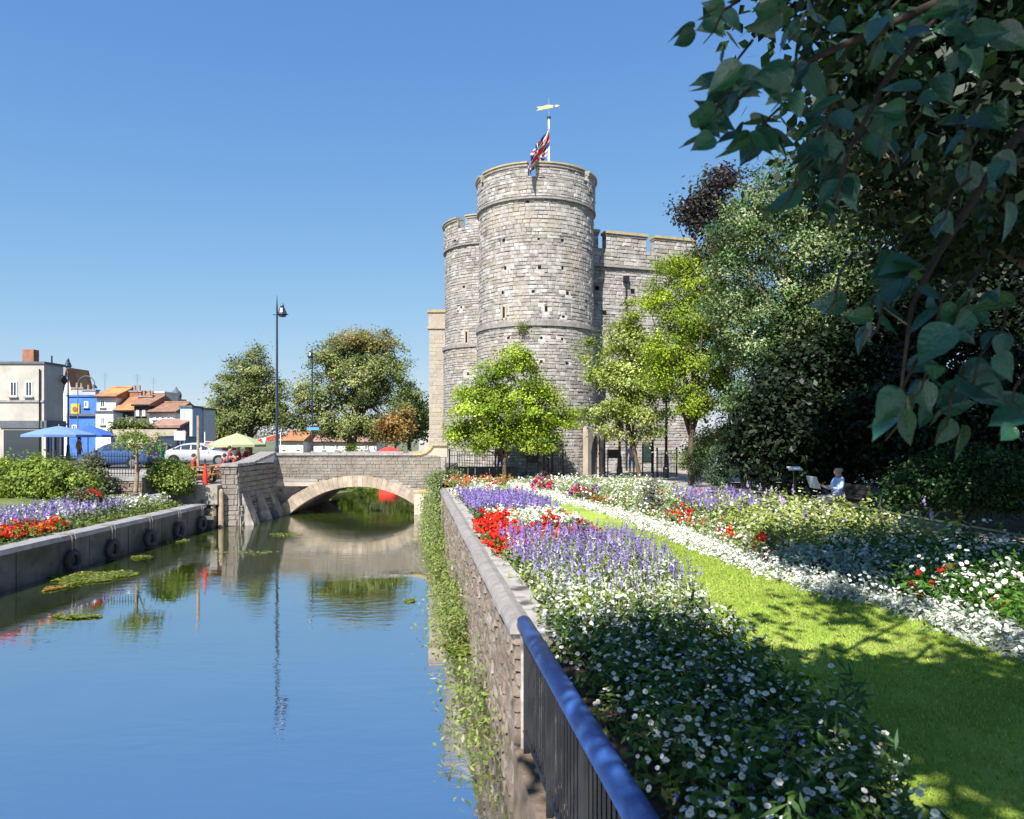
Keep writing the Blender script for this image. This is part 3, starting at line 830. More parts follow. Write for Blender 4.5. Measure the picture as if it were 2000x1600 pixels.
M['oak'] = mk('grey oak door', (.10,.09,.08), noise=(8,.3), bump=(20,.3))
do = dd.build('door', M['oak'], gt)
MB().ball(pc + uu*.35 + un*.12 + Vector((0,0,2.85)), .05).build('handle', M['black'], do)

# buff ashlar turret at the far left of the gatehouse
tp = empty('ashlar_turret', (-5.6, 56, 1.8), 'narrow buff ashlar turret at the left side of the gatehouse', 'turret')
zt_ = 13.5
MB().box(-6.35, -4.4, 55, 57, 1.6, zt_-1.35).build('shaft', M['ashlar'], tp)
MB().box(-6.5, -4.3, 54.88, 57.1, zt_-1.35, zt_-1.2).build('band', M['ashlar'], tp)
MB().box(-6.4, -4.4, 54.94, 57.05, zt_-1.2, zt_-.1).build('parapet', M['ashlar'], tp)
MB().box(-6.5, -4.3, 54.85, 57.15, zt_-.1, zt_+.12).build('coping', M['coping'], tp)
fr = wall_frames((-6.35, 54.995), (-4.42, 54.995), 1.8, zt_-1.4, h=(.3,.36), w=(.5,.9), d=.02, gap=.012)
STONE_MESH['ash'] = _tmesh('ashlar_block', M['turret_r'])
lay(fr, tp, 110, 'ash', M['ashlar'], name='ashlar_block')

# flagpole with weather vane, flag
fp = empty('flagpole', (1.9, 40.2, 17.5), 'white flagpole with a gilt weather vane on the round tower', 'flagpole')
px = P(1072, 300, 40.2).x
zt2 = P(0, 232, 40.2).z
MB().tube([(px, 40.2, 17.3), (px, 40.2, zt2)], [.075, .05], 10).build('pole', M['white'], fp)
MB().lathe([(.03,0),(.11,.02),(.11,.1),(.03,.13)], (px, 40.2, zt2), 12).build('cap', M['black'], fp)
M['gilt'] = mk('gilt', (.50,.36,.16), rough=.5, metal=.4, noise=None, bump=None)
vn = MB(); vn.tube([(px, 40.2, zt2+.1), (px, 40.2, zt2+1.15)], .022, 6)
vo = vn.build('vane_rod', M['metal'], fp)
pz = zt2+.62
vb = MB(); vb.prism([(px-.72,40.19,pz-.18),(px-.1,40.19,pz-.06),(px+.22,40.19,pz+.0),(px+.24,40.19,pz+.14),(px-.05,40.19,pz+.16),(px-.4,40.19,pz+.06),(px-.7,40.19,pz+.04),(px-.55,40.19,pz-.06)], (0,.03,0))
vb.prism([(px+.3,40.19,pz+.07),(px+.44,40.19,pz+.02),(px+.6,40.19,pz+.12),(px+.42,40.19,pz+.17)], (0,.03,0))
vb.bar((px+.2,40.205,pz+.09),(px+.34,40.205,pz+.09),.02)
vb.build('weather_vane', M['gilt'], vo)
# limp union flag: one cloth sheet hanging from near the pole top, colours per face from the flag's own pattern
FLW, FLH = 40, 26
def union(s, t):
    """s along fly 0..2, t up 0..1"""
    x, y = s-1, (t-.5)
    W_, R_, B_ = (.82,.82,.82), (.66,.03,.04), (.02,.035,.20)
    if abs(y) < .1 or abs(x) < .1: return R_
    if abs(y) < .167 or abs(x) < .167: return W_
    d = abs(abs(y) - abs(x)*.5)/math.sqrt(1.25)
    if d < .034: return R_
    if d < .1: return W_
    return B_
fm = MB(); fm.smooth = True
top = Vector((px-.05, 40.15, zt2-.3))
def cloth(s, t):
    """s 0..1 along fly, t 0..1 down the hoist; the fly end drops"""
    drop = 2.55*s**.9
    zz = top.z - t*1.5*(1-.05*s) - drop*1.0
    xx = top.x - 1.02*s**1.0 - .25*math.sin(s*math.pi)*t*.6
    wav = .16*math.sin(s*9 + t*4.0) + .1*math.sin(s*17 - t*6)
    return (xx + wav*.5 + .12*t*math.sin(s*7), top.y - .5*s - wav*.7 - 2.5*max(0, s-.22), zz)
for j in range(FLH+1):
    for i in range(FLW+1):
        fm.v.append(cloth(i/FLW, j/FLH))
for j in range(FLH):
    for i in range(FLW):
        fm.col = union(2*(i+.5)/FLW, 1-(j+.5)/FLH)
        a = j*(FLW+1)+i
        fm.face((a, a+1, a+FLW+2, a+FLW+1))
M['flag'] = mk('flag cloth', src='attr', noise=None, bump=None, rough=.8, trans=.35)
fo = fm.build('flag', M['flag'], label='red, white and blue flag hanging limp from the tower flagpole', cat='flag')

# ------------------------------------------------------------------ railings, boards and posts at the foot of the gatehouse
def railing(name, label, p0, p1, z0, h, step=.13, posts=1.8, group=None, knob=True):
    p0, p1 = Vector((*p0, z0)), Vector((*p1, z0))
    e = empty(name, (p0+p1)/2, label, 'railing', group)
    L = (p1-p0).length; d = (p1-p0)/L; up = Vector((0,0,1))
    MB().bar(p0+up*(h-.12), p1+up*(h-.12), .045, .03).build('top_rail', M['black'], e)
    MB().bar(p0+up*.14, p1+up*.14, .045, .03).build('bottom_rail', M['black'], e)
    b = MB(); s = step
    while s < L:
        b.tube([p0+d*s+up*.02, p0+d*s+up*h, p0+d*s+up*(h+.07)], [.013,.013,.002], 5); s += step
    b.build('bars', M['black'], e)
    n = max(1, round(L/posts))
    for i in range(n+1):
        q = p0 + d*(L*i/n)
        pb_ = MB(); pb_.bar(q, q+up*(h+.12), .07)
        po = pb_.build('post', M['black'], e)
        if knob: MB().ball(q+up*(h+.17), .06, 8, 6).build('finial', M['black'], po)
    return e
railing('iron_railing', 'black iron railing beside the bridge, left of the round green tree', (P(878,0,37).x, 37.0), (P(968,0,37).x, 37.0), 1.82, 1.25, group='railings by the gatehouse')
railing('iron_railing', 'black iron railing right of the round green tree trunk', (P(1062,0,37).x, 37.0), (P(1100,0,37).x, 37.2), 1.82, 1.25, group='railings by the gatehouse')
railing('iron_railing', 'black iron railing right of the lamp post near the dark shrubbery', (P(1285,0,37).x, 37.2), (P(1325,0,38).x, 38.4), 1.82, 1.3, group='railings by the gatehouse')
railing('iron_gate', 'tall black iron gate leaf between the doorway and the black notice board', (P(1172,0,37).x, 37.2), (P(1186,0,37).x, 38.0), 1.82, 1.9, posts=.8, group='railings by the gatehouse')
railing('iron_gate', 'tall black iron gate leaf right of the map board', (P(1276,0,37).x, 37.2), (P(1283,0,37).x, 38.0), 1.82, 1.7, posts=.8, group='railings by the gatehouse')
lbk = empty('low_barrier', (P(940,0,36.6).x, 36.6, 1.8), 'long low black barrier at the foot of the railing by the bridge', 'barrier')
xa, xb = P(886,0,36.5).x, P(1012,0,36.5).x
n = 9
for i in range(n):
    a, b = xa+(xb-xa)*i/n+.012, xa+(xb-xa)*(i+1)/n-.012
    MB().box(a, b, 36.4, 36.52, 1.84, 2.33).build('panel', M['black'], lbk)
MB().box(xa-.03, xb+.03, 36.36, 36.56, 2.335, 2.4).build('top_rail', M['black'], lbk)
def board(name, label, u0, u1, v0, v1, Y, mat_face, legs=True, cat='board', stripes=None):
    p0, p1 = P(u0, v1, Y), P(u1, v0, Y)
    e = empty(name, ((p0.x+p1.x)/2, Y, 1.82), label, cat)
    fw = .05
    f = MB()
    f.box(p0.x-fw, p0.x, Y-.04, Y+.06, p0.z-fw, p1.z+fw); f.box(p1.x, p1.x+fw, Y-.04, Y+.06, p0.z-fw, p1.z+fw)
    f.box(p0.x, p1.x, Y-.04, Y+.06, p1.z, p1.z+fw); f.box(p0.x, p1.x, Y-.04, Y+.06, p0.z-fw, p0.z)
    f.build('frame', M['black'], e)
    MB().box(p0.x, p1.x, Y-.01, Y+.03, p0.z, p1.z).build('panel', mat_face, e)
    if legs:
        for x in (p0.x-.025, p1.x+.025):
            MB().bar((x, Y+.01, 1.8), (x, Y+.01, p0.z-fw), .06).build('leg', M['black'], e)
    if stripes:
        for i, (a, b, m_) in enumerate(stripes):
            za, zb = p0.z+(p1.z-p0.z)*a, p0.z+(p1.z-p0.z)*b
            MB().box(p0.x+(p1.x-p0.x)*.12, p1.x-(p1.x-p0.x)*.12, Y-.016, Y-.011, za, zb).build('print', m_, e)
    return e
M['dgrey'] = mk('dark board', (.02,.02,.022), rough=.5, noise=(4,.2), bump=None)
M['mapc'] = mk('map print', (.30,.45,.45), rough=.4, noise=(12,.5), bump=None, stain=((.10,.30,.16),6,.5,.8))
M['pale'] = mk('pale print', (.60,.62,.60), rough=.6, noise=(10,.25), bump=None)
board('notice_board', 'small black notice board behind the round tree, near the drum tower', 1030, 1050, 876, 903, 37.4, M['dgrey'], stripes=[(.55,.85,M['pale'])])
board('notice_board', 'wide low black board beside the tall iron gate', 1188, 1208, 880, 893, 37.6, M['dgrey'])
board('map_board', 'tall glazed map board on black legs, right of the standing person', 1256, 1272, 866, 902, 37.3, M['mapc'], stripes=[(.82,.95,M['pale'])])
def lamp_post(name, label, x, Y, z0, ztop, side=0, lant=None, group=None, mat=None, arm=.0, spike=True):
    """ornate lamp column: base, shaft, collar, lantern (roof, glass, cage)"""
    mat = mat or M['navy']
    e = empty(name, (x, Y, z0), label, 'lamp post', group)
    MB().lathe([(.16,0),(.16,.5),(.12,.6),(.11,1.1),(.075,1.2)], (x, Y, z0), 12).build('base', mat, e)
    MB().tube([(x, Y, z0+1.15), (x, Y, ztop-.3)], [.075,.05], 10).build('shaft', mat, e)
    if spike: MB().tube([(x, Y, ztop-.35), (x, Y, ztop+.35)], [.05,.01], 8).build('finial', mat, e)
    lz = lant if lant is not None else ztop-1.0
    lx = x + side*.28
    if side:
        MB().bar((x-side*.22, Y, lz), (x+side*.6, Y, lz), .04).build('bracket', mat, e)
    l = MB(); l.lathe([(.28,0),(.22,.1),(.14,.32),(.1,.36),(.1,.46),(.02,.62)], (lx, Y, lz+.02), 10)
    lo = l.build('lantern_hood', mat, e)
    M_l = M['glass']
    MB().lathe([(.10,0),(.2,.04),(.22,.12)], (lx, Y, lz-.12), 10).build('lantern_glass', M_l, lo)
    return e
lamp_post('lamp_post', 'slim black lamp post at the gatehouse railing, right of the map board', P(1298,0,37).x, 36.6, 1.8, P(0,745,36.6).z, group='lamp posts', mat=M['black'])
lamp_post('lamp_post', 'slim black lamp post among the branches, left of the standing person', P(1209,0,37).x, 36.8, 1.8, P(0,800,36.8).z, group='lamp posts', mat=M['black'])
lamp_post('lamp_post', 'tallest dark lamp post, on the bridge left of the big tree', P(541,0,38).x, 38, 2.2, P(0,590,38).z, side=1, lant=P(0,615,38).z, group='lamp posts')
lamp_post('lamp_post', 'dark lamp post with a blue sign in front of the big tree', P(610,0,60).x, 60, 2.1, P(0,688,60).z, side=-.6, lant=P(0,697,60).z, group='lamp posts')
bs = P(612,838,60)
MB().box(bs.x-.5, bs.x+.5, 59.86, 59.9, bs.z-.1, bs.z+.14).build('blue_sign', mk('blue sign', (.10,.30,.62), rough=.5, noise=None, bump=None), label='small bright blue sign on the lamp post before the big tree', cat='sign')
for k, u in enumerate((1063, 1071, 1079)):
    x = P(u, 0, 37.2).x
    e = empty('iron_post', (x, 37.25, 1.8), ['leftmost','middle','rightmost'][k] + ' of three thin black posts below the round tree crown', 'post', 'black posts by the railing')
    MB().tube([(x, 37.25, 1.8), (x, 37.25, 3.7)], .045, 8).build('shaft', M['black'], e)
    MB().ball((x, 37.25, 3.75), .07, 8, 6).build('knob', M['black'], e)

# tuft growing from the string course
q = cyl_hit(1020, 636, D1[0], D1[1], 3.62)
n = 420
pos = np.array(tuple(q)) + rng.normal(size=(n,3))*np.array([.16,.10,.16]) + np.array([0,-.05,-.1])
obj('wall_plant', quads_mesh('wall_plant', cards(pos, rng.normal(size=(n,3))+np.array([0,-.6,.5]), .09, .05), pick([(.13,.17,.03),(.18,.2,.05)], n)), M['leaf'], label='small green tuft growing on the round tower string course', cat='plant')
# ------------------------------------------------------------------ trees and shrubs
def lobes_px(L, Y, dep=.9, jy=.25):
    out = []
    for (u, v, ru, rv) in L:
        rx, rzz = ru*Y/F, rv*Y/F
        y = Y + random.uniform(-1, 1)*rx*jy
        c = P(u, v, y)
        out.append((c.x, c.y, c.z, rx, rx*dep, rzz))
    return out
def crown_quads(lobes, nclump, per, L, cr, cols, jit=.2, asp=.55, shell=.3, r=rng, upw=.5, seedcols=None, flat=.7):
    lob = np.array(lobes, float)
    vol = (lob[:, 3]*lob[:, 4]*lob[:, 5])**.75
    k = r.choice(len(lob), nclump, p=vol/vol.sum())
    d = nrmz(r.normal(size=(nclump, 3)))
    rad = 1 - np.abs(r.normal(size=(nclump, 1)))*shell
    c = lob[k, :3] + d*np.clip(rad, .1, 1.12)*lob[k, 3:6]
    n = nclump*per
    cc = np.repeat(c, per, 0); dd = np.repeat(d, per, 0)
    sc = np.repeat(r.uniform(.6, 1.4, (nclump, 1)), per, 0)
    pos = cc + r.normal(size=(n, 3))*cr*sc*np.array([1, 1, flat])
    nr = dd*.7 + np.array([0, 0, upw]) + r.normal(size=(n, 3))*.55
    Ls = L*r.uniform(.65, 1.35, n)
    Q = cards(pos, nr, Ls, Ls*asp, r=r)
    ccol = np.repeat(pick(cols, nclump, jit, r), per, 0)
    return Q, np.clip(ccol*(1+r.normal(size=(n, 1))*.15), .003, .9), c
def limbs(base, heart, tips, r0, mb, n=8):
    b, h = Vector(base), Vector(heart)
    m1 = b.lerp(h, .35) + Vector((random.uniform(-1,1), random.uniform(-1,1), 0))*r0*.8
    m2 = b.lerp(h, .7) + Vector((random.uniform(-1,1), random.uniform(-1,1), 0))*r0*1.2
    mb.tube([b - Vector((0,0,.15)), b+Vector((0,0,.15)), m1, m2, h], [r0*1.5, r0*1.12, r0*.9, r0*.75, r0*.45], n)
    for i, tp_ in enumerate(tips):
        tp_ = Vector(tp_)
        s = [m1, m2, h][i % 3] if (tp_-m2).length > .5 else m1
        mid = s.lerp(tp_, .5) + Vector((random.uniform(-.1,.1), random.uniform(-.1,.1), .12))*(tp_-s).length
        mb.tube([s, mid, tp_], [r0*.42, r0*.26, r0*.07], 6)
def tree(name, label, base, lobes, nclump, per, L, cr, cols, r0, cat='tree', group=None, bark=None, heart=None, ntips=14, **k):
    e = empty(name, base, label, cat, group)
    Q, C, cs = crown_quads(lobes, nclump, per, L, cr, cols, **k)
    lob = np.array(lobes)
    hc = heart or tuple(lob[:, :3].mean(0) + np.array((0, 0, -.15*(lob[:, 2].max()-lob[:, 2].min()))))
    tips = [tuple(l[:3]) for l in lobes] + [tuple(cs[i]) for i in rng.integers(0, len(cs), ntips)]
    mb = MB(); mb.smooth = True
    limbs(base, hc, tips, r0, mb); mb.build('trunk', bark or M['bark'], e)
    obj('crown', quads_mesh('crown', Q, C), M['leaf'], e)
    return e
GA = [(.21,.30,.02),(.27,.37,.03),(.13,.20,.015),(.32,.41,.045),(.09,.14,.012)]  # darkest leaf tones paint shaded clumps into the crown
b1 = P(985, 0, 35); tree('garden_tree', 'low rounded bright green tree in front of the round tower', (b1.x, 35, 1.78),
     lobes_px([(1008,712,42,36),(965,745,42,38),(1038,745,30,34),(930,810,52,42),(1000,800,55,48),(1065,795,50,42),(1098,815,28,26),(903,842,30,26),(1052,858,45,22),(950,858,42,24),(925,770,30,22),(1010,842,50,30)], 35),
     230, 170, .135, .23, GA, .10, group='garden trees by the gatehouse', bark=M['bark'])
b2 = P(1250, 0, 35.5); tree('garden_tree', 'tall loose light green tree right of the round tower, trunk by the standing person', (b2.x, 35.5, 1.78),
     lobes_px([(1225,615,18,28),(1215,670,38,40),(1152,690,26,24),(1180,735,38,28),(1230,740,46,42),(1265,690,30,38),(1285,755,34,36),(1212,795,46,26),(1260,808,44,26),(1163,812,36,14),(1190,842,32,12),(1262,846,36,12),(1232,650,20,30)], 35.5),
     220, 125, .14, .24, [(.25,.31,.05),(.31,.36,.08),(.18,.24,.04),(.35,.39,.13)], .10, group='garden trees by the gatehouse')
b3_ = P(1350, 0, 31); tree('garden_tree', 'yellow green feathery tree before the gatehouse battlements', (b3_.x, 31, 1.78),
     lobes_px([(1325,520,44,26),(1358,550,46,44),(1290,575,36,30),(1340,630,56,46),(1398,640,36,46),(1305,690,44,44),(1375,715,48,46),(1415,740,28,36),(1350,785,48,32),(1290,735,34,28),(1262,590,18,16),(1375,500,20,20),(1395,580,40,36),(1440,680,34,36),(1430,790,30,30)], 31),
     430, 110, .11, .24, [(.25,.33,.02),(.31,.39,.03),(.16,.24,.018),(.21,.29,.035)], .13, group='garden trees by the gatehouse')
b4 = P(1540, 0, 27); tree('garden_tree', 'big grey green tree with sun specks painted as pale leaves behind the bench', (b4.x, 27, 1.75),
     lobes_px([(1500,385,64,56),(1580,420,76,60),(1450,450,56,56),(1540,500,86,66),(1640,480,76,76),(1430,545,46,46),(1530,600,80,66),(1630,590,80,70),(1470,670,66,56),(1560,700,80,60),(1470,780,56,46),(1700,560,70,70),(1690,420,70,70),(1550,340,50,40),(1640,680,60,60),(1720,650,60,60),(1425,500,34,40),(1410,600,34,40),(1455,600,40,50)], 27.5),
     900, 120, .12, .28, [(.075,.15,.045),(.115,.19,.06),(.05,.11,.035),(.20,.26,.11),(.29,.33,.17)], .22, group='garden trees on the right')  # palest leaf tones paint the sunlit specks
b5 = P(1452, 0, 30); tree('purple_tree', 'dark purple leaved tree top standing against the sky', (b5.x, 30, 1.75),
     lobes_px([(1345,412,30,20),(1380,385,36,28),(1412,350,30,22),(1420,425,30,36),(1370,438,26,18),(1400,480,26,26),(1330,430,16,10)], 30),
     150, 34, .18, .24, [(.05,.032,.05),(.075,.05,.065),(.035,.03,.03),(.05,.055,.03)], .10, group='garden trees on the right', shell=.25)
# shrubs at the edge of the shade
def shrub(name, label, lob, cols, nclump, per, L, cr, group=None, cat='shrub', **k):
    z = min(l[2]-l[5] for l in lob); cx = sum(l[0] for l in lob)/len(lob); cy = sum(l[1] for l in lob)/len(lob)
    zb = k.pop('zb', 1.76)
    e = empty(name, (cx, cy, zb), label, cat, group)
    Q, C, cs = crown_quads(lob, nclump, per, L, cr, cols, **k)
    mb = MB()
    for l in lob[:6]:
        for _ in range(3):
            q = (l[0]+random.uniform(-.5,.5)*l[3], l[1]+random.uniform(-.5,.5)*l[4], l[2]+random.uniform(0,.5)*l[5])
            mb.tube([(cx+random.uniform(-.1,.1), cy+random.uniform(-.1,.1), zb-.05), ((cx+q[0])/2, (cy+q[1])/2, (zb+q[2])/2+.1), q], [.03,.022,.008], 5)
    mb.build('stems', M['bark'], e)
    obj('foliage', quads_mesh('foliage', Q, C), M['leaf'], e)
    return e
DK = [(.025,.05,.015),(.04,.075,.02),(.018,.035,.012)]
shrub('shrub', 'small round dark clipped shrub right of the railing', lobes_px([(1365,905,24,30)], 30), DK, 60, 50, .08, .12)
shrub('shrub', 'upright blue green shrub beside the round dark one', lobes_px([(1410,905,22,44),(1400,930,24,24)], 28.5), [(.06,.10,.06),(.08,.13,.08)], 90, 50, .09, .13)
shrub('shrub', 'pale yellow green bush behind the dark clipped shrub', lobes_px([(1388,868,44,34),(1350,890,24,34),(1420,850,30,30)], 32.5), [(.20,.25,.06),(.26,.29,.10),(.14,.19,.04)], 110, 60, .12, .2)
shrub('shrub', 'large dark green clipped shrub at the right edge beyond the low fence', lobes_px([(1840,940,86,56),(1900,930,90,66),(1770,960,50,40),(1960,950,70,60)], 16.5, .8), [(.03,.08,.02),(.045,.10,.025),(.02,.05,.015)], 380, 70, .09, .14, zb=1.76)
# near-black foliage standing in for the deep shade behind the bench
for (lab, L_, Y_, n_) in (('thicket painted shade-dark directly behind the bench', [(1500,860,70,90),(1580,840,80,110),(1660,850,80,100),(1560,760,80,70),(1670,720,60,60),(1600,700,60,50)], 25, 400),
                     ('thicket painted shade-dark at the right behind the large leaves', [(1740,840,80,110),(1830,830,90,120),(1930,840,90,120),(1780,740,80,80),(1900,720,90,80),(2020,800,90,140)], 23.5, 380),
                     ('tall growth painted shade-dark rising above the thicket on the right', [(1700,640,70,80),(1800,600,90,90),(1900,580,90,90),(1990,600,90,120),(1850,480,90,80),(1960,440,90,90)], 25.5, 420)):
    shrub('shade_thicket', lab, lobes_px(L_, Y_, .6), [(.012,.025,.010),(.02,.04,.014),(.008,.016,.007)], n_, 70, .22, .36, group='dark thickets on the right', cat='thicket')
# grove tree whose crown roofs the bench, trunk right of the frame
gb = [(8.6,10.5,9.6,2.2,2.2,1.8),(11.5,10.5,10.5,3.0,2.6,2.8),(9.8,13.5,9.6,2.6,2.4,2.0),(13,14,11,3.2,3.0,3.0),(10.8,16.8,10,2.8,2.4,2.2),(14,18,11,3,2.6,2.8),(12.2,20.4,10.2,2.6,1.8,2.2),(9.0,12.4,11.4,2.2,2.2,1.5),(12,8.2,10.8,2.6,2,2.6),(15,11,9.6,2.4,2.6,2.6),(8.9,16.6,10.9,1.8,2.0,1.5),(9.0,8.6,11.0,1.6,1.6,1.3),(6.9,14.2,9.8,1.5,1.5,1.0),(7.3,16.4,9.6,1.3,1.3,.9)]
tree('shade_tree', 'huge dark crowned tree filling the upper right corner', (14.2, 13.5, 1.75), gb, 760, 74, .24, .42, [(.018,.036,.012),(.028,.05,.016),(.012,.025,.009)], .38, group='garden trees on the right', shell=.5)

# ------------------------------------------------------------------ big leaved tree over the viewer: trunk behind, branches hanging into view
bt = empty('large_leaved_tree', (8.5, -3.0, 1.75), 'large leaved tree reaching in at upper right, its dark heart shaped leaves hanging close by', 'tree')
mb = MB(); mb.smooth = True
mb.tube([(8.5,-3,1.6),(8.45,-3,3.5),(8.2,-2.8,6),(7.6,-2.4,9)], [.55,.45,.38,.25], 12)
for q in ((1.8,-4,11),(4.8,1.5,12.5),(6.5,2.6,13),(11,2,13),(12,-6,12),(5,-8,12)):
    mb.tube([(8.0,-2.7,7), ((8+q[0])/2, (-2.7+q[1])/2, (7+q[2])/2+.6), q], [.2,.13,.05], 8)
mb.build('trunk', M['bark'], bt)
ga = [(3.2,-.9,9.2,1.9,2.1,1.6),(5.6,.6,10.2,2.2,2.4,2.0),(8.4,1.4,11,2.6,2.8,2.4),(11.6,1.2,11,2.6,2.8,2.6),(4.2,-4.5,9.6,3.0,3.2,2.2),(8,-6,11,3.6,3.2,2.8),(6.6,2.2,13,2.2,2.0,1.6),(9.6,3.2,13.6,2.6,2.2,1.8),(1.2,-3.2,9.2,1.8,2.0,1.2),(4.9,3.4,12.2,1.6,1.5,1.2),(1.4,-2.0,10.4,1.4,1.5,1.2),(-.8,-1.4,9.4,1.7,1.8,1.0),(-1.0,.3,9.3,1.4,1.2,.7),(1.7,2.6,9.6,.8,.45,.4),(.9,-.7,9.4,1.5,1.2,.9),(2.7,-.5,9.6,1.5,1.1,.9),(4.4,-.2,9.8,1.4,1.1,.9)]
Q, C, cs = crown_quads(ga, 900, 62, .26, .40, [(.03,.08,.03),(.025,.06,.02)], shell=.55)
obj('crown', quads_mesh('crown', Q, C), M['leaf'], bt)
# heart shaped leaf meshes
def leaf_mesh(seed):
    r = random.Random(seed)
    hw = [0,.20,.32,.385,.37,.31,.21,.10,0]; yy = [-.02,.02,.12,.27,.44,.60,.76,.91,1.08]
    fold = r.uniform(.15,.5); curl = r.uniform(-.5,.35)
    v, f = [], []
    for w, y_ in zip(hw, yy):
        zc = curl*y_*y_*.5
        for s in (-1, -.5, 0, .5, 1):
            v.append((s*w, y_ + (abs(s)*-.03), zc + abs(s)*w*fold + r.uniform(-.012,.012)))
    for i in range(8):
        for j in range(4):
            a = i*5+j
            f.append((a, a+1, a+6, a+5))
    me = bpy.data.meshes.new('leaf'); me.from_pydata(v, [], f)
    me.polygons.foreach_set('use_smooth', [True]*len(f))
    me.materials.append(M['bigleaf'])
    return me
M['bigleaf'] = mk('large glossy leaf', src='rand', ramp=[(.008,.042,.022),(.012,.062,.036),(.005,.024,.012),(.02,.085,.045)], rough=.27, spec=.9, noise=(3,.35), bump=(9,.25), trans=.22, vein=(.03,.09,.05))
LM = [leaf_mesh(i) for i in range(8)]
M['bark_d'] = mk('dark twig bark', (.035,.03,.022), noise=(8,.4), bump=(30,.5), rough=.9, spec=.15)
clusters = [(1430,170,60,40,3.2,16),(1385,255,36,36,3.1,8),(1480,285,60,50,3.2,15),(1530,190,50,50,3.0,11),(1580,300,50,60,3.3,9),(1560,140,50,40,3.3,8),(1395,60,70,50,3.2,9),(1560,60,90,60,3.3,12),(1720,70,100,60,3.4,14),(1880,70,100,60,3.3,14),
    (1615,245,36,46,3.0,6),(1640,345,56,46,3.2,8),(1545,385,24,20,3.3,2),(1605,400,36,26,3.2,4),(1700,240,70,60,3.6,9),(1800,220,80,60,3.5,9),(1900,240,60,70,3.5,8),(1845,425,16,32,3.0,2),(1890,345,26,36,3.2,3),(1960,380,40,80,3.2,6),
    (1765,560,56,50,2.9,9),(1715,640,46,46,2.9,6),(1825,640,50,46,2.8,6),(1800,760,50,56,2.8,7),(1755,830,40,46,2.7,5),(1850,830,36,50,2.9,4),(1628,602,14,16,3.0,2),(1690,640,26,36,3.1,3),(1890,600,40,60,2.9,5),(1960,640,40,80,2.9,6),(1900,760,50,60,2.9,6),(1740,540,30,26,3.0,4),(1975,820,30,60,2.8,4)]
brn = []
for ci, (u, v, ru, rv, Yc, n) in enumerate(clusters):
    c0 = P(u, v, Yc)
    ht = c0 + Vector((.10 + .05*random.random(), .06, .16 + .1*random.random()))
    mb = MB(); mb.smooth = True
    mb.tube([ht, c0.lerp(ht, .5) + Vector((-.02,0,.02)), c0, c0 + Vector((-.05,0,-.06))], [.007,.006,.005,.002], 6)
    bo = mb.build('branch', M['bark_d'], bt)
    for k in range(n):
        a = random.uniform(0, 6.28); rr = math.sqrt(random.random())
        p_ = P(u + ru*rr*math.cos(a), v + rv*rr*math.sin(a), Yc + random.uniform(-.25,.35))
        sz = random.uniform(.09, .17)
        # stalk end towards the cluster heart, tip hanging down and out
        tipd = Vector((math.cos(a)*.9 + random.uniform(-.6,.3), random.uniform(-.7,.4), -.45 - .5*math.sin(a)*.8 + random.uniform(-.5,.3))).normalized()
        nn = Vector((random.uniform(-1,.6), random.uniform(-1,.4), random.uniform(-.2,1.2))).normalized()
        xx = tipd.cross(nn).normalized(); zz = xx.cross(tipd).normalized()
        Bm = Matrix(((xx.x,tipd.x,zz.x,0),(xx.y,tipd.y,zz.y,0),(xx.z,tipd.z,zz.z,0),(0,0,0,1)))
        Bm = Matrix.Translation(p_ - tipd*sz*.5) @ Bm @ Matrix.Diagonal((sz, sz, sz, 1))
        obj('leaf', LM[random.randrange(8)], None, bo, basis=Bm)

for pts_ in ([(2050,-160,4.0),(1820,10,3.6),(1600,110,3.3),(1470,170,3.2),(1400,230,3.15)], [(2120,120,3.9),(1960,300,3.4),(1830,500,3.1),(1780,600,2.95),(1760,760,2.85)], [(1900,-60,3.8),(1740,140,3.5),(1660,290,3.25),(1630,400,3.2)]):
    mb = MB(); mb.smooth = True
    mb.tube([P(*q) for q in pts_], [.03,.022,.015,.010,.005][-len(pts_):], 7)
    mb.build('bough', M['bark_d'], bt)
# the leafy mass of the same tree a little farther in, leaf colour darkened to paint its shade
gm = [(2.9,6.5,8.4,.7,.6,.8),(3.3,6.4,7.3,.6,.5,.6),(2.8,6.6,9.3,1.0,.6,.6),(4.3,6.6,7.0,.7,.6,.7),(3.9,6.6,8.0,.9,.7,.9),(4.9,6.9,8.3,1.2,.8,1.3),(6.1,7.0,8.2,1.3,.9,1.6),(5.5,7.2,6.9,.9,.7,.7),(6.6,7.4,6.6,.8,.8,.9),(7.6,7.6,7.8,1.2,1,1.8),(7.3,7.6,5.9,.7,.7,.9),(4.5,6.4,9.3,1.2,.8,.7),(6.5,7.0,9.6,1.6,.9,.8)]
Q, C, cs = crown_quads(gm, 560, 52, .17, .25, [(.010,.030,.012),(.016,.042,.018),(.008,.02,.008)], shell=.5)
obj('inner_crown', quads_mesh('inner_crown', Q, C), M['leaf'], bt)
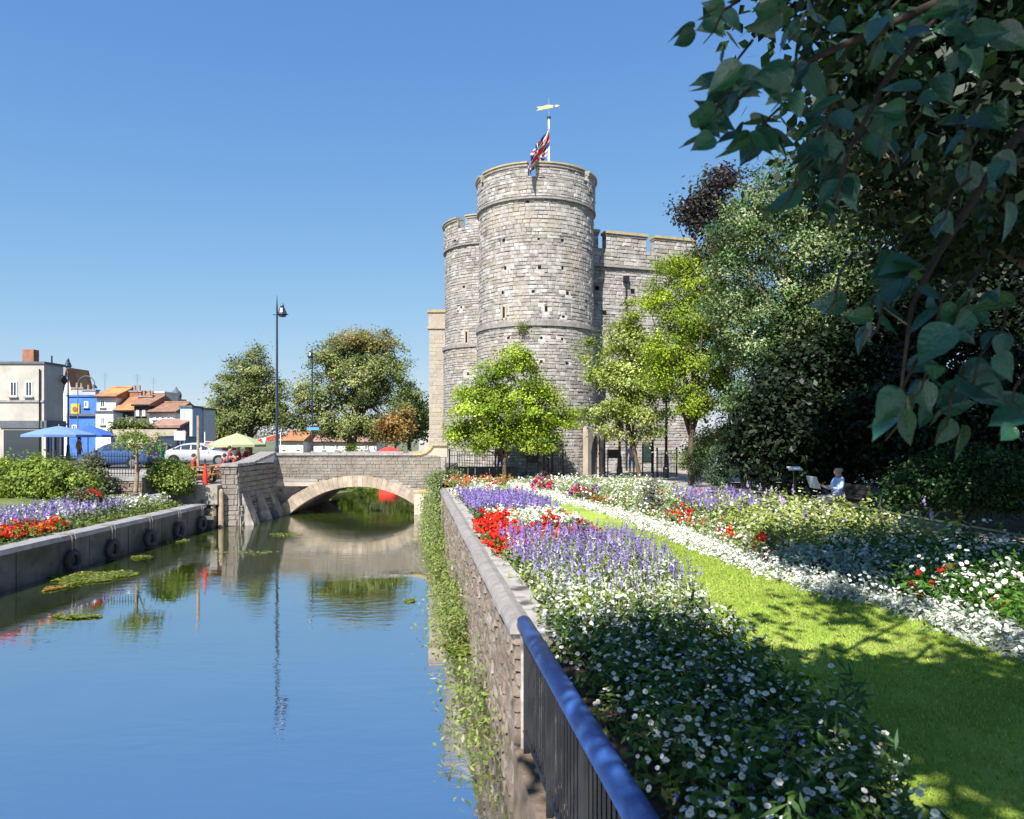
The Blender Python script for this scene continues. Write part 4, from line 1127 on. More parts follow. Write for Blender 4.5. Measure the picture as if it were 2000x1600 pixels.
# ------------------------------------------------------------------ background trees across the river
BG = [(.20,.24,.075),(.25,.28,.09),(.14,.18,.055),(.28,.29,.12),(.10,.13,.04)]
q = P(487, 0, 72); tree('street_tree', 'olive green tree behind the green parasol', (q.x, 72, 1.95), lobes_px([(485,722,46,36),(450,770,42,38),(520,770,42,46),(468,818,52,30),(530,820,36,32),(500,690,16,16),(440,810,30,26),(505,800,50,36)], 72), 240, 150, .23, .44, BG, .26, group='trees beyond the bridge')
q = P(683, 0, 74); tree('street_tree', 'largest spreading tree beyond the bridge, browning at the top', (q.x, 74, 1.95), lobes_px([(632,700,34,36),(782,735,26,36),(618,770,46,42),(700,755,60,56),(772,785,36,36),(600,820,36,30),(680,830,66,32),(750,835,40,28),(675,700,46,40),(735,720,50,40)], 74) , 350, 160, .23, .44, BG, .42, group='trees beyond the bridge')
Q, C, cs = crown_quads(lobes_px([(690,668,48,20),(735,662,36,16),(755,680,36,18)], 74), 70, 110, .23, .44, [(.24,.20,.06),(.20,.20,.065),(.27,.18,.06),(.19,.21,.07)])
big = [o for o in COL.objects if o.name.startswith('street_tree')][-1]
obj('browning_crown_top', quads_mesh('browning_crown_top', Q, C), M['leaf'], big, label='browning orange tinted crown top')
q = P(800, 0, 82); tree('street_tree', 'smaller green tree between the largest tree and the ashlar turret', (q.x, 82, 1.95), lobes_px([(800,785,30,32),(818,822,22,40),(790,830,26,30)], 82), 130, 46, .36, .5, [(.13,.17,.03),(.17,.20,.05),(.09,.13,.03)], .22, group='trees beyond the bridge')
q = P(768, 0, 66); tree('street_tree', 'small orange brown tree above the red parasol', (q.x, 66, 1.95), lobes_px([(772,828,30,22),(752,848,20,16),(795,812,14,14),(790,845,18,16)], 66), 110, 46, .26, .36, [(.30,.17,.05),(.24,.15,.05),(.20,.16,.05)], .12, group='trees beyond the bridge')
q = P(412, 0, 84); tree('street_tree', 'small rusty tree left of the olive green one', (q.x, 84, 1.95), lobes_px([(410,820,20,16),(425,842,26,14),(398,848,12,12),(440,850,20,14)], 84), 90, 40, .34, .45, [(.26,.15,.05),(.17,.16,.05),(.12,.12,.04)], .14, group='trees beyond the bridge')
# waterside growth seen through the arch
shrub('waterside_bush', 'bright hanging green bush on the far bank seen through the arch', lobes_px([(700,945,34,34),(672,945,24,40),(722,965,20,20),(690,905,34,40)], 49.5, .6), [(.13,.20,.02),(.18,.25,.03),(.09,.15,.02)], 150, 50, .13, .22, zb=.0)
MB().prism([(-3.3,46,-.5),(-3.3,90,-.5),(-6.2,90,-.5),(-5.8,52,-.5),(-5.0,46,-.5)], (0,0,.9)).build('river_bank', M['soil'], kind='structure')
MB().prism([(-12.4,46,-.5),(-12.4,130,-.5),(-9.8,130,-.5),(-10.4,50,-.5),(-11.6,46,-.5)], (0,0,.7)).build('river_bank', M['turf'], kind='structure')
MB().prism([(-12.4,62,-.5),(-12.4,64,-.5),(-3,64,-.5),(-3,62,-.5)], (0,0,2.6)).build('river_terrace', M['turf'], kind='structure')
for k, (lab, L_) in enumerate((('yellow green waterside bush far upstream, right half of the arch view', [(780,935,30,24),(812,945,22,24),(790,905,30,26)]), ('dull brown waterside bush upstream beside the red boat', [(800,975,22,16),(760,950,18,14)]))):
    shrub('waterside_bush', lab, lobes_px(L_, 52-k*2, .6), [(.14,.15,.05),(.18,.13,.06),(.10,.12,.03)] if k else [(.13,.18,.03),(.16,.20,.04)], 80, 46, .13, .2, zb=.3)
# red punt moored beyond the bridge
bo = empty('red_boat', (-9.6, 46.6, 0), 'small red boat moored beyond the bridge, seen through the arch', 'boat')
def hull(x0, x1, yc, w, z0, z1):
    mb = MB(); n = 12; rows = []
    for i in range(n+1):
        t_ = i/n; x = x0+(x1-x0)*t_
        ww = w*(1-(abs(2*t_-1))**3.2*.85)
        sh = .12*abs(2*t_-1)**2
        b = len(mb.v)
        mb.v += [(x, yc-ww, z1+sh), (x, yc-ww*.8, z0+.08), (x, yc, z0), (x, yc+ww*.8, z0+.08), (x, yc+ww, z1+sh), (x, yc+ww*.86, z1+sh-.02), (x, yc, z0+.1), (x, yc-ww*.86, z1+sh-.02)]
        rows.append(b)
    for a, b in zip(rows, rows[1:]):
        for j in range(8): mb.face((a+j, a+(j+1)%8, b+(j+1)%8, b+j))
    mb.face([rows[0]+j for j in range(8)]); mb.face([rows[-1]+j for j in range(8)])
    return mb
hull(-9.0, -7.8, 48.5, .4, -.08, .34).build('hull', M['red'], bo)
MB().box(-8.6, -8.45, 48.15, 48.85, .22, .26).build('thwart', M['wood'], bo)
MB().box(-8.3, -8.15, 48.15, 48.85, .22, .26).build('thwart', M['wood'], bo)
# ------------------------------------------------------------------ flower beds
def jitter_pts(x_lo, x_hi, y0, y1, sp):
    out = []; y = y0
    while y < y1:
        a, b = x_lo(y), x_hi(y)
        x = a + random.uniform(0, sp)
        while x < b:
            out.append((x + random.uniform(-.3,.3)*sp, y + random.uniform(-.4,.4)*sp)); x += sp
        y += sp
    return np.array(out).reshape(-1, 2)
LB0 = lambda y: (WALLX(y)+.42 if y < 26.4 else -1.9); LB1 = lambda y: XL(y)-.05
RB0 = lambda y: XRr(y)+.05; RB1 = lambda y: (FX(y)-.15 if y < 24.5 else 6.0)
def bed(side, y0, y1, t0, t1, sp):
    a, b = (LB0, LB1) if side == 'L' else (RB0, RB1)
    return jitter_pts(lambda y: a(y)+(b(y)-a(y))*t0, lambda y: a(y)+(b(y)-a(y))*t1, y0, y1, sp)
class Bunch:
    def __init__(s): s.q, s.c = [], []
    def add(s, Q, C): s.q.append(Q); s.c.append(C)
    def build(s, name, label, cat='flowers', mat='petal', kind='stuff', parent=None, z0=None):
        return obj(name, quads_mesh(name, np.concatenate(s.q), np.concatenate(s.c)), M[mat], parent, label=label, cat=cat, kind=kind)
def mounds(B, pts, r, h, n, cols, L=.09, asp=.45, z0=ZG, up=.5, jit=.2):
    k = len(pts)
    if not k: return
    rr = r*rng.uniform(.6,1.45,(k,1)); hh = h*np.clip(rng.normal(1,.24,(k,1)),.5,1.6)
    d = nrmz(rng.normal(size=(k*n,3))); d[:,2] = np.abs(d[:,2])
    rad = rng.random((k*n,1))**.35
    c = np.repeat(np.c_[pts, np.full(k, z0)], n, 0)
    s = np.repeat(np.c_[rr, rr, hh], n, 0)
    pos = c + d*rad*s
    Ls = L*rng.uniform(.6,1.4,k*n)
    Q = cards(pos, d*.6 + np.array([0,0,up]) + rng.normal(size=(k*n,3))*.5, Ls, Ls*asp)
    pc = np.repeat(pick(cols, k, jit), n, 0)
    mixc = pick(cols, k*n, .15)
    B.add(Q, pc*.6 + mixc*.4)
def tops(pts, r, h, n, z0=ZG, lo=.75):
    """points near the top surface of each plant, with outward direction"""
    k = len(pts)
    d = nrmz(rng.normal(size=(k*n,3))); d[:,2] = np.abs(d[:,2])*.9 + .15; d = nrmz(d)
    s = np.repeat(np.c_[np.full(k,r), np.full(k,r), h*rng.uniform(.75,1.25,k)], n, 0)
    return np.repeat(np.c_[pts, np.full(k, z0)], n, 0) + d*s*rng.uniform(lo,1.08,(k*n,1)), d
def discs(B, pos, nr, r, col, eye=None, jit=.1):
    n = len(pos); nr = nrmz(nr + rng.normal(size=(n,3))*.35)
    t = nrmz(np.cross(nr, rng.normal(size=(n,3)))); b = np.cross(nr, t)
    R_ = r*rng.uniform(.7,1.25,(n,1))
    ang = [0, 60, 120, 180, 240, 300]
    v = [pos + (t*math.cos(R(a)) + b*math.sin(R(a)))*R_ for a in ang]
    C = pick(col, n, jit)
    B.add(np.stack([v[0],v[1],v[2],v[3]],1), C); B.add(np.stack([v[3],v[4],v[5],v[0]],1), C)
    if eye:
        p2 = pos + nr*.006
        B.add(np.stack([p2 + t*R_*.3, p2 + b*R_*.3, p2 - t*R_*.3, p2 - b*R_*.3],1), pick([eye], n, .1))
def poms(B, pos, r, n, cols, L=None, jit=.15):
    k = len(pos)
    d = nrmz(rng.normal(size=(k*n,3)))
    p_ = np.repeat(pos, n, 0) + d*r*rng.uniform(.5,1,(k*n,1))
    L = L or r*1.1
    Ls = L*rng.uniform(.7,1.3,k*n)
    B.add(cards(p_, d + rng.normal(size=(k*n,3))*.4, Ls, Ls*.85), np.repeat(pick(cols, k, jit), n, 0)*(1+rng.normal(size=(k*n,1))*.1))
def spikes(B, pts, z0, zh, sl, cols, nf=9, w=.035, stem=(.10,.14,.05)):
    """upright flower spikes; zh array of top heights, sl spike length"""
    k = len(pts)
    ln = rng.normal(size=(k,2))*.05
    zt = z0 + zh
    base = np.c_[pts, np.full(k, z0)]; top_ = np.c_[pts + ln, zt]
    mid = (base+top_)/2; ax = nrmz(top_-base)
    B.add(cards(mid, rng.normal(size=(k,3)), np.linalg.norm(top_-base, axis=1), .008, tang=ax), pick([stem], k, .2))
    f = np.tile(np.linspace(0, 1, nf), k)
    s_ = np.repeat(sl*rng.uniform(.7,1.2,k), nf)
    pos = np.repeat(top_, nf, 0) - np.repeat(ax, nf, 0)*(s_*(1-f))[:,None]
    ww = w*(1.15-.8*f)*rng.uniform(.7,1.3,k*nf)
    pos = pos + rng.normal(size=pos.shape)*np.c_[ww,ww,ww*.3]*.35
    C = np.repeat(pick(cols, k, .18), nf, 0)*(1+rng.normal(size=(k*nf,1))*.12)
    B.add(cards(pos, np.c_[rng.normal(size=(k*nf,2)), rng.normal(size=k*nf)*.3], ww*2.0, ww*1.7), C)
WHT = [(.74,.74,.70),(.66,.66,.64),(.78,.76,.70)]
PUR = [(.24,.17,.48),(.30,.22,.55),(.19,.13,.40),(.34,.28,.56)]
REDF = [(.72,.03,.02),(.62,.02,.015),(.78,.06,.03)]
LIME = [(.22,.30,.04),(.28,.34,.07),(.16,.24,.03)]
SIL = [(.46,.49,.46),(.55,.57,.53),(.38,.42,.38)]
GRN = [(.05,.12,.025),(.07,.16,.03),(.04,.09,.02)]
MIX = [(.20,.26,.08),(.34,.36,.22),(.14,.20,.05),(.42,.43,.34)]
# near white daisies in dark foliage
B = Bunch(); p_ = bed('L', 3.2, 8.0, .02, .98, .26)
mounds(B, p_, .22, .40, 80, GRN+[(.09,.17,.03),(.12,.16,.05)], L=.085, asp=.4)
f_ = p_[rng.random(len(p_)) < .3]; mounds(B, f_, .16, .56, 60, [(.07,.13,.04),(.05,.10,.05)], L=.14, asp=.16)
f_ = p_[rng.random(len(p_)) < .22]; tp_, dd = tops(f_, .2, .5, 8); poms(B, tp_, .018, 6, [(.20,.22,.55),(.32,.30,.62)])
f_ = p_[rng.random(len(p_)) < .18]; tp_, dd = tops(f_, .2, .44, 5); discs(B, tp_, dd, .016, [(.34,.26,.14),(.25,.2,.1)])
tp_, dd = tops(p_, .22, .46, 15); discs(B, tp_, dd+np.array([0,-.2,.5]), .021, WHT, eye=(.6,.42,.05))
B.build('daisy_patch', 'white daisies over dark green leaves at the front of the left bed')
# purple salvia over pale foliage
B = Bunch(); p_ = bed('L', 7.9, 13.6, .03, .97, .25)
mounds(B, p_, .2, .34, 60, MIX+LIME, L=.085, asp=.4)
f_ = p_[rng.random(len(p_)) < .3]; mounds(B, f_, .2, .5, 50, [(.16,.22,.05),(.10,.15,.05)], L=.12, asp=.2)
f_ = p_[rng.random(len(p_)) < .15]; mounds(B, f_, .18, .42, 50, SIL, L=.1, asp=.35)
f_ = bed('L', 7.9, 10.2, .05, .95, .3); tp_, dd = tops(f_, .2, .42, 12); discs(B, tp_, dd, .024, WHT+[(.66,.68,.40)])
s_ = bed('L', 8.6, 14.2, .05, .98, .115); s_ = s_[rng.random(len(s_)) < np.clip((s_[:,1]-8.2)/4.5, .12, .8)]
spikes(B, s_, ZG, rng.uniform(.42,.68,len(s_)), .20, PUR, nf=11, w=.022)
s_ = bed('L', 8.2, 13.0, .05, .98, .2); spikes(B, s_, ZG, rng.uniform(.36,.56,len(s_)), .16, [(.62,.62,.52),(.55,.58,.45)], nf=8, w=.02)
B.build('salvia_patch', 'tall purple salvia spikes over pale foliage in the middle of the left bed')
# red geraniums on the wall side
B = Bunch(); p_ = bed('L', 12.6, 17.2, .0, .24, .24)
mounds(B, p_, .2, .3, 60, GRN, L=.1, asp=.8)
tp_, dd = tops(p_, .2, .42, 9); poms(B, tp_, .055, 12, REDF)
B.build('red_geranium_patch', 'solid bright red geraniums beside the garden wall coping')
B = Bunch(); p_ = bed('L', 14.0, 15.4, .22, .62, .26)
mounds(B, p_, .2, .26, 60, GRN+LIME, L=.08)
tp_, dd = tops(p_, .2, .34, 6); poms(B, tp_, .045, 10, REDF+[(.75,.18,.16)])
B.build('red_bedding_patch', 'thin band of red and pink bedding across the left bed')
B = Bunch(); p_ = bed('L', 15.4, 19.4, .2, .95, .26)
mounds(B, p_, .2, .3, 60, LIME, L=.08)
f_ = p_[(p_[:,1] > 16.8)]; tp_, dd = tops(f_, .2, .36, 26); discs(B, tp_, dd, .035, WHT)
f_ = p_[rng.random(len(p_)) < .12]; tp_, dd = tops(f_, .2, .38, 5); poms(B, tp_, .045, 9, REDF+[(.8,.25,.05)])
B.build('lime_white_patch', 'lime leaves and white flowers behind the red band in the left bed')
B = Bunch(); p_ = bed('L', 19.2, 24.2, .03, .96, .28)
mounds(B, p_, .22, .36, 55, [(.14,.18,.10),(.18,.2,.14)], L=.08)
s_ = bed('L', 19.2, 24.2, .03, .97, .13); spikes(B, s_, ZG, rng.uniform(.4,.6,len(s_)), .24, PUR, nf=9, w=.036)
B.build('lavender_patch', 'dense purple lavender in the far part of the left bed')
B = Bunch(); p_ = bed('L', 24.2, 30.5, .02, .95, .32)
mounds(B, p_, .25, .32, 55, LIME+MIX, L=.09)
f_ = p_[rng.random(len(p_)) < .5]; tp_, dd = tops(f_, .25, .38, 18); discs(B, tp_, dd, .05, WHT)
f_ = p_[rng.random(len(p_)) < .14]; tp_, dd = tops(f_, .25, .4, 6); poms(B, tp_, .06, 8, REDF)
B.build('white_bedding_patch', 'white and lime bedding dotted red at the far end of the left bed')
B = Bunch(); p_ = jitter_pts(lambda y: -2.9, lambda y: .1, 31.2, 33.4, .3)
mounds(B, p_, .25, .34, 50, [(.16,.22,.05),(.2,.24,.07)], L=.1)
tp_, dd = tops(p_, .25, .4, 5); poms(B, tp_, .05, 7, [(.66,.18,.03),(.62,.10,.04),(.66,.30,.08),(.62,.2,.2),(.7,.68,.6)])
B.build('orange_bed', 'orange flowers in a small cross bed beyond the far end of the lawn')
# right bed: white edging along the lawn
B = Bunch()
p_ = np.concatenate([jitter_pts(lambda y: XRr(y)-.08, lambda y: XRr(y)+.46, 10.6, 31, .2)])
mounds(B, p_, .17, .2, 34, [(.3,.36,.16),(.42,.44,.34)], L=.06)
tp_, dd = tops(p_, .18, .25, 70, lo=.75); discs(B, tp_, dd, .021, WHT)
B.build('alyssum_edging', 'sunlit white alyssum edging along the right side of the lawn')
B = Bunch()
p_ = jitter_pts(lambda y: XRr(y)-.08, lambda y: XRr(y)+.55, 2.5, 10.6, .22)
mounds(B, p_, .2, .26, 110, SIL, L=.10, asp=.32)
tp_, dd = tops(p_, .2, .3, 22, lo=.8); discs(B, tp_, dd, .022, WHT)
B.build('silver_edging', 'pale silver leaved edging of the right bed, nearest the viewer')
# far right bed
def rpts(x0, x1, y0, y1, sp): return jitter_pts(lambda y: max(x0, XRr(y)+.45), lambda y: x1, y0, y1, sp)
B = Bunch(); p_ = rpts(0, 6.2, 24.5, 33, .34)
mounds(B, p_, .28, .42, 60, LIME+MIX+[(.48,.48,.42)], L=.1)
f_ = p_[rng.random(len(p_)) < .55]; tp_, dd = tops(f_, .28, .48, 11); discs(B, tp_, dd, .042, WHT)
B.build('white_lime_bed', 'white and lime bedding before the gatehouse, far right bed')
B = Bunch(); p_ = rpts(2, 6.3, 19.5, 24.6, .32)
mounds(B, p_, .27, .46, 62, LIME+MIX, L=.1)
f_ = p_[rng.random(len(p_)) < .5]; tp_, dd = tops(f_, .27, .5, 13); discs(B, tp_, dd, .034, WHT)
f_ = p_[rng.random(len(p_)) < .06]; tp_, dd = tops(f_, .27, .5, 4); poms(B, tp_, .06, 9, REDF)
B.build('lime_bed', 'lime foliage and white flowers mid way along the right bed')
B = Bunch(); p_ = rpts(3, 5.0, 12.3, 19.5, .3)
mounds(B, p_, .24, .34, 62, LIME+MIX, L=.085)
f_ = p_[rng.random(len(p_)) < .45]; tp_, dd = tops(f_, .24, .4, 14); discs(B, tp_, dd, .026, WHT)
f_ = p_[rng.random(len(p_)) < .07]; tp_, dd = tops(f_, .24, .42, 6); poms(B, tp_, .05, 10, REDF)
B.build('mixed_bed', 'pale mixed bedding with scattered red behind the white edging')
B = Bunch(); p_ = rpts(4.9, 8.2, 12.6, 19.4, .4); p_ = np.array([q_ for q_ in p_ if q_[0] < FX(q_[1])-.25])
mounds(B, p_, .34, .74, 120, [(.22,.28,.05),(.30,.34,.10),(.16,.22,.04),(.38,.40,.20)], L=.11, asp=.5)
tp_, dd = tops(p_, .32, .78, 10); discs(B, tp_, dd, .03, [(.7,.7,.55),(.6,.62,.40)])
s_ = p_[rng.random(len(p_)) < .1]; spikes(B, s_, ZG, rng.uniform(.85,1.1,len(s_)), .2, [(.38,.28,.52),(.5,.45,.4)], nf=9, w=.04)
B.build('tall_perennials', 'tall pale green perennials in front of the seated reader')
B = Bunch(); s_ = rpts(4.7, 6.6, 17.4, 21.5, .14); s_ = s_[rng.random(len(s_)) < .6]
spikes(B, s_, ZG, rng.uniform(.55,.85,len(s_)), .22, PUR, nf=9, w=.034)
p_ = rpts(4.7, 6.6, 17.4, 21.5, .4); mounds(B, p_, .28, .5, 50, [(.10,.16,.08),(.14,.18,.12)], L=.09)
B.build('blue_spike_patch', 'violet flower spikes in the right bed before the dark shrub')
B = Bunch(); p_ = rpts(4.6, 6.4, 10.6, 12.6, .3)
mounds(B, p_, .26, .44, 110, [(.24,.32,.28),(.32,.40,.35),(.42,.46,.42)], L=.12, asp=.4)
B.build('silver_ragwort_patch', 'grey silver foliage in the shade of the right bed')
B = Bunch(); p_ = rpts(5.5, 8.5, 9.3, 12.8, .34)
mounds(B, p_, .3, .58, 110, GRN+[(.09,.2,.04)], L=.1, asp=.42)
tp_, dd = tops(p_, .3, .64, 12); discs(B, tp_, dd+np.array([-.3,-.6,.2]), .029, WHT, eye=(.55,.45,.1))
B.build('tall_daisy_patch', 'large white daisies on dark green leaves at the right edge')
B = Bunch(); p_ = rpts(5.0, 8.6, 3, 9.5, .34)
mounds(B, p_, .32, .5, 120, [(.05,.14,.02),(.08,.2,.03),(.12,.22,.03)], L=.1, asp=.25)
f_ = p_[rng.random(len(p_)) < .12]; tp_, dd = tops(f_, .3, .55, 6); poms(B, tp_, .05, 10, REDF)
f_ = p_[rng.random(len(p_)) < .2]; tp_, dd = tops(f_, .3, .55, 5); discs(B, tp_, dd, .035, WHT)
B.build('green_mound_patch', 'feathery green mounds dotted red at the lower right')
# single plants that stand out in the beds
def bedplant(name, label, x, y, r, h, leafc, n, flc=None, nf=0, fr=.05, group='standout plants in the beds', kind=None, L=.09):
    e = empty(name, (x, y, ZG), label, 'plant', group)
    B = Bunch(); mounds(B, np.array([[x, y]]), r, h, n, leafc, L=L, asp=.5)
    obj('foliage', quads_mesh('foliage', np.concatenate(B.q), np.concatenate(B.c)), M['leaf'], e)
    if flc:
        tp_, dd = tops(np.array([[x, y]]), r, h*1.05, nf)
        ms_ = []
        for c_ in flc:
            B = Bunch(); poms(B, np.zeros((1,3)), 1.0, 16, [c_]); me_ = quads_mesh('bloom', np.concatenate(B.q), np.concatenate(B.c)); me_.materials.append(M['petal']); ms_.append(me_)
        for q_ in tp_: obj('bloom', random.choice(ms_), None, e, basis=Matrix.Translation(Vector(q_)) @ Matrix.Rotation(random.uniform(0,6.28),4,'Z') @ Matrix.Diagonal((fr,fr,fr,1)))
    mb = MB()
    for _ in range(5): mb.tube([(x,y,ZG-.03),(x+random.uniform(-.4,.4)*r,y+random.uniform(-.4,.4)*r,ZG+h*.7)],[.012,.006],5)
    mb.build('stems', M['bark'], e)
DARKL = [(.05,.035,.03),(.07,.05,.035),(.05,.07,.03),(.09,.05,.04)]
bedplant('dahlia', 'dark leaved red dahlia in the left bed, between the salvia and the lawn', 1.35, 14.2, .42, .52, DARKL, 420, REDF, 26, .05)
bedplant('dahlia', 'red dahlia farther back in the left bed, over lime leaves', .75, 15.4, .38, .5, DARKL, 360, REDF, 24, .055)
bedplant('dahlia', 'dark dahlia with sparse red blooms nearest the lawn edge', 1.75, 13.4, .36, .44, DARKL, 380, REDF, 8, .04)
bedplant('dahlia', 'red dahlia right of the lawn beside the dark round bush', 4.35, 18.4, .38, .45, DARKL, 360, REDF, 26, .06)
bedplant('round_bush', 'round dark purple bush right of the lawn', 3.95, 20.2, .55, .75, [(.06,.06,.05),(.07,.09,.05),(.08,.06,.09)], 700, [(.25,.18,.4),(.4,.05,.1)], 14, .04)
bedplant('crimson_plant', 'crimson and purple plant by the far bend of the lawn', 1.15, 27.2, .5, .66, [(.14,.05,.06),(.2,.06,.1)], 420, [(.75,.03,.02),(.45,.05,.12),(.35,.2,.5)], 36, .08)
bedplant('crimson_plant', 'dark crimson plant edged white, nearer along the right bed', 2.35, 23.4, .6, .6, [(.10,.04,.04),(.10,.10,.06)], 520, [(.45,.02,.05),(.5,.08,.25),(.35,.22,.55)], 36, .07)
bedplant('dark_plant', 'small dark bronze plant among the silver foliage', 4.75, 11.0, .22, .42, [(.04,.025,.02),(.06,.035,.03)], 220)
bedplant('red_plant', 'small bright red plant in the right bed, before the tall perennials', 4.85, 13.7, .26, .46, [(.12,.16,.05)], 160, REDF, 12, .05)
# grass blades on the nearer lawn
n = 52000
yy_ = 3.2 + (17-3.2)*rng.random(n)**1.5
lo = np.interp(yy_, [e[1] for e in LE], [e[0] for e in LE]); hi = np.interp(yy_, [e[1] for e in RE], [e[0] for e in RE])
xx_ = lo + (hi-lo)*rng.random(n)
hb = rng.uniform(.018,.045,n)
pos = np.c_[xx_, yy_, ZL + .02*np.sin(yy_*.9+xx_) + hb*.4]
tg = np.c_[rng.normal(size=(n,2))*.55, np.ones(n)]
Q = cards(pos, np.c_[rng.normal(size=(n,2)), rng.normal(size=n)*.2], hb, .007+.0006*yy_, tang=tg)
obj('lawn_grass', quads_mesh('lawn_grass', Q, pick([(.27,.37,.055),(.32,.42,.075),(.20,.30,.04),(.42,.44,.13)], n, .2)), M['grass_blade'], kind='stuff', label='short grass blades of the mown lawn path', cat='grass')
# growth along the foot of the garden wall and ivy at the bridge end
B = Bunch()
def bank(y0, y1, n, zr, xr, cols, L):
    y = rng.uniform(y0, y1, n); x = -.14*(y-7.8) - np.abs(rng.normal(size=n))*xr - .02
    z = np.abs(rng.normal(size=n))*zr*np.clip(1-np.abs(x+.14*(y-7.8))/1.6, .15, 1)
    keep = (np.sin(y*1.9)+np.sin(y*.77+2)+rng.normal(size=n)*.6) > .0
    pos = np.c_[x, y, z+.02][keep]; k = len(pos)
    B.add(cards(pos, np.c_[-np.ones(k)*.4, -np.ones(k)*.3, np.ones(k)] + rng.normal(size=(k,3))*.6, L*rng.uniform(.6,1.5,k), L*.5), pick(cols, k, .25))
bank(8.5, 34, 13000, .42, .30, [(.14,.19,.03),(.18,.22,.05),(.10,.15,.03),(.22,.22,.09)], .085)
bank(24, 35.6, 7000, 1.0, .30, [(.13,.18,.04),(.17,.22,.06),(.2,.23,.1)], .1)
B.build('bank_growth', 'weeds and grasses growing along the foot of the garden wall', cat='weeds', mat='leaf')
shrub('ivy', 'ivy mass covering the bank where the bridge meets the garden', lobes_px([(850,965,14,34),(862,940,22,22),(880,935,22,12),(842,990,10,26),(856,1010,14,26)], 33.5, .9), [(.12,.16,.05),(.16,.20,.08),(.08,.12,.04),(.2,.22,.12)], 150, 55, .10, .16, cat='ivy', zb=.1)
MB().prism([(WALLX(26.5)-.05,26.6,-.5),(-3.45,36.1,-.5),(-1.2,36.1,-.5),(WALLX(26.5)+1.3,28.2,-.5)], (0,0,2.25)).build('bank_corner', M['soil'], kind='structure')
# weed rafts on the water
def raft(name, label, cx, cy, rx, ry, n, rot=0.0, cols=((.16,.19,.03),(.22,.23,.06),(.11,.15,.02))):
    a = rng.uniform(0, 6.28, n); r_ = np.sqrt(rng.random(n))*(1+.18*np.sin(3*a)+.12*np.sin(7*a+1))
    x, y = r_*np.cos(a)*rx, r_*np.sin(a)*ry
    pos = np.c_[cx + x*math.cos(rot) - y*math.sin(rot), cy + x*math.sin(rot) + y*math.cos(rot), .012+rng.random(n)*.03]
    obj(name, quads_mesh(name, cards(pos, np.c_[rng.normal(size=(n,2))*.18, np.ones(n)], rng.uniform(.06,.16,n), rng.uniform(.04,.09,n)), pick(cols, n, .25)), M['leaf'], label=label, cat='water weed', kind='stuff')
def raft_px(label, u, v, ru, rv, n, rot=0.0, cols=((.16,.19,.03),(.22,.23,.06),(.11,.15,.02))):
    c = G(u, v, 0); k = c.y/F
    raft('water_weed', label, c.x, c.y, ru*k, rv*c.y/(v-V0), n, rot, cols)
raft_px('largest floating weed raft below the dark quay wall', 175, 1128, 75, 12, 2600, .18)
raft_px('small weed raft near the left edge of the water', 150, 1206, 44, 3, 420)
raft_px('rusty weed patch at the left edge of the water', 105, 1150, 16, 5, 300, 0, ((.30,.16,.04),(.22,.2,.06)))
raft_px('thin weed streak off the third tyre', 275, 1089, 18, 2.5, 260)
raft_px('weed patch lying against the right bank, near the front', 895, 1190, 30, 14, 800)
raft_px('yellow green weed drifting at the right bank, mid way', 872, 1120, 22, 12, 600)
raft_px('weed fringe under the left end of the arch', 585, 1001, 16, 3, 260)
raft_px('weed patch at the right bank, lowest in view', 905, 1265, 34, 14, 700)

# fallen leaves scattered on the lawn
n = 160
yy_ = rng.uniform(4, 20, n); lo = np.array([XL(y) for y in yy_]); hi = np.array([XRr(y) for y in yy_])
pos = np.c_[lo+(hi-lo)*rng.random(n), yy_, np.full(n, ZL+.045)]
obj('fallen_leaves', quads_mesh('fallen_leaves', cards(pos, np.c_[rng.normal(size=(n,2))*.3, np.ones(n)], rng.uniform(.04,.09,n), rng.uniform(.03,.05,n)), pick([(.30,.20,.06),(.36,.30,.10),(.22,.13,.05)], n)), M['leaf'], kind='stuff', label='dry brown leaves fallen on the lawn path', cat='leaves')
raft_px('sparse leaf litter floating in mid river', 480, 1080, 60, 5, 70)
raft_px('weed streak floating before the wing wall', 560, 1045, 30, 2.5, 160)
raft_px('small weed scrap near the right bank, mid way to the bridge', 800, 1175, 10, 3, 60)
raft_px('weed strip along the foot of the quay wall', 330, 1058, 34, 3, 260, .15)
# ------------------------------------------------------------------ left river garden
def lpts(u0, u1, v0, v1, sp, z=1.1):
    a = [G(u, v, z) for u, v in ((u0,v1),(u1,v1),(u1,v0),(u0,v0))]
    out = []
    na = max(2, int((a[1]-a[0]).length/sp)); nb = max(2, int((a[3]-a[0]).length/sp))
    for i in range(na):
        for j in range(nb):
            s, t_ = (i+random.random())/na, (j+random.random())/nb
            q = a[0].lerp(a[1], s).lerp(a[3].lerp(a[2], s), t_)
            if q.x < -13.6 and q.y < 29.5: out.append((q.x, q.y))
    return np.array(out).reshape(-1, 2)
def zl(p_): return float(np.mean([zleft(x, y) for x, y in p_])) if len(p_) else 1.1
B = Bunch(); p_ = jitter_pts(lambda y: -14.15, lambda y: -13.6, 17, 30, .26); mounds(B, p_, .2, .26, 60, [(.13,.18,.04),(.18,.23,.06),(.09,.13,.03)], L=.1, z0=1.05)
B.build('edging_plants', 'low green edging plants along the top of the quay wall', cat='plants', mat='leaf')
B = Bunch(); p_ = jitter_pts(lambda y: -16.4, lambda y: -14.1, 19, 26.5, .34); z_ = 1.25
mounds(B, p_, .26, .34, 60, [(.2,.22,.16),(.3,.31,.26),(.16,.2,.1)], L=.1, z0=z_)
s_ = jitter_pts(lambda y: -16.4, lambda y: -14.0, 19, 26.5, .15); spikes(B, s_, z_, rng.uniform(.35,.6,len(s_)), .22, PUR+[(.6,.58,.62)], nf=7, w=.04)
B.build('lavender_bed', 'lavender and white flowers in the bed above the quay wall')
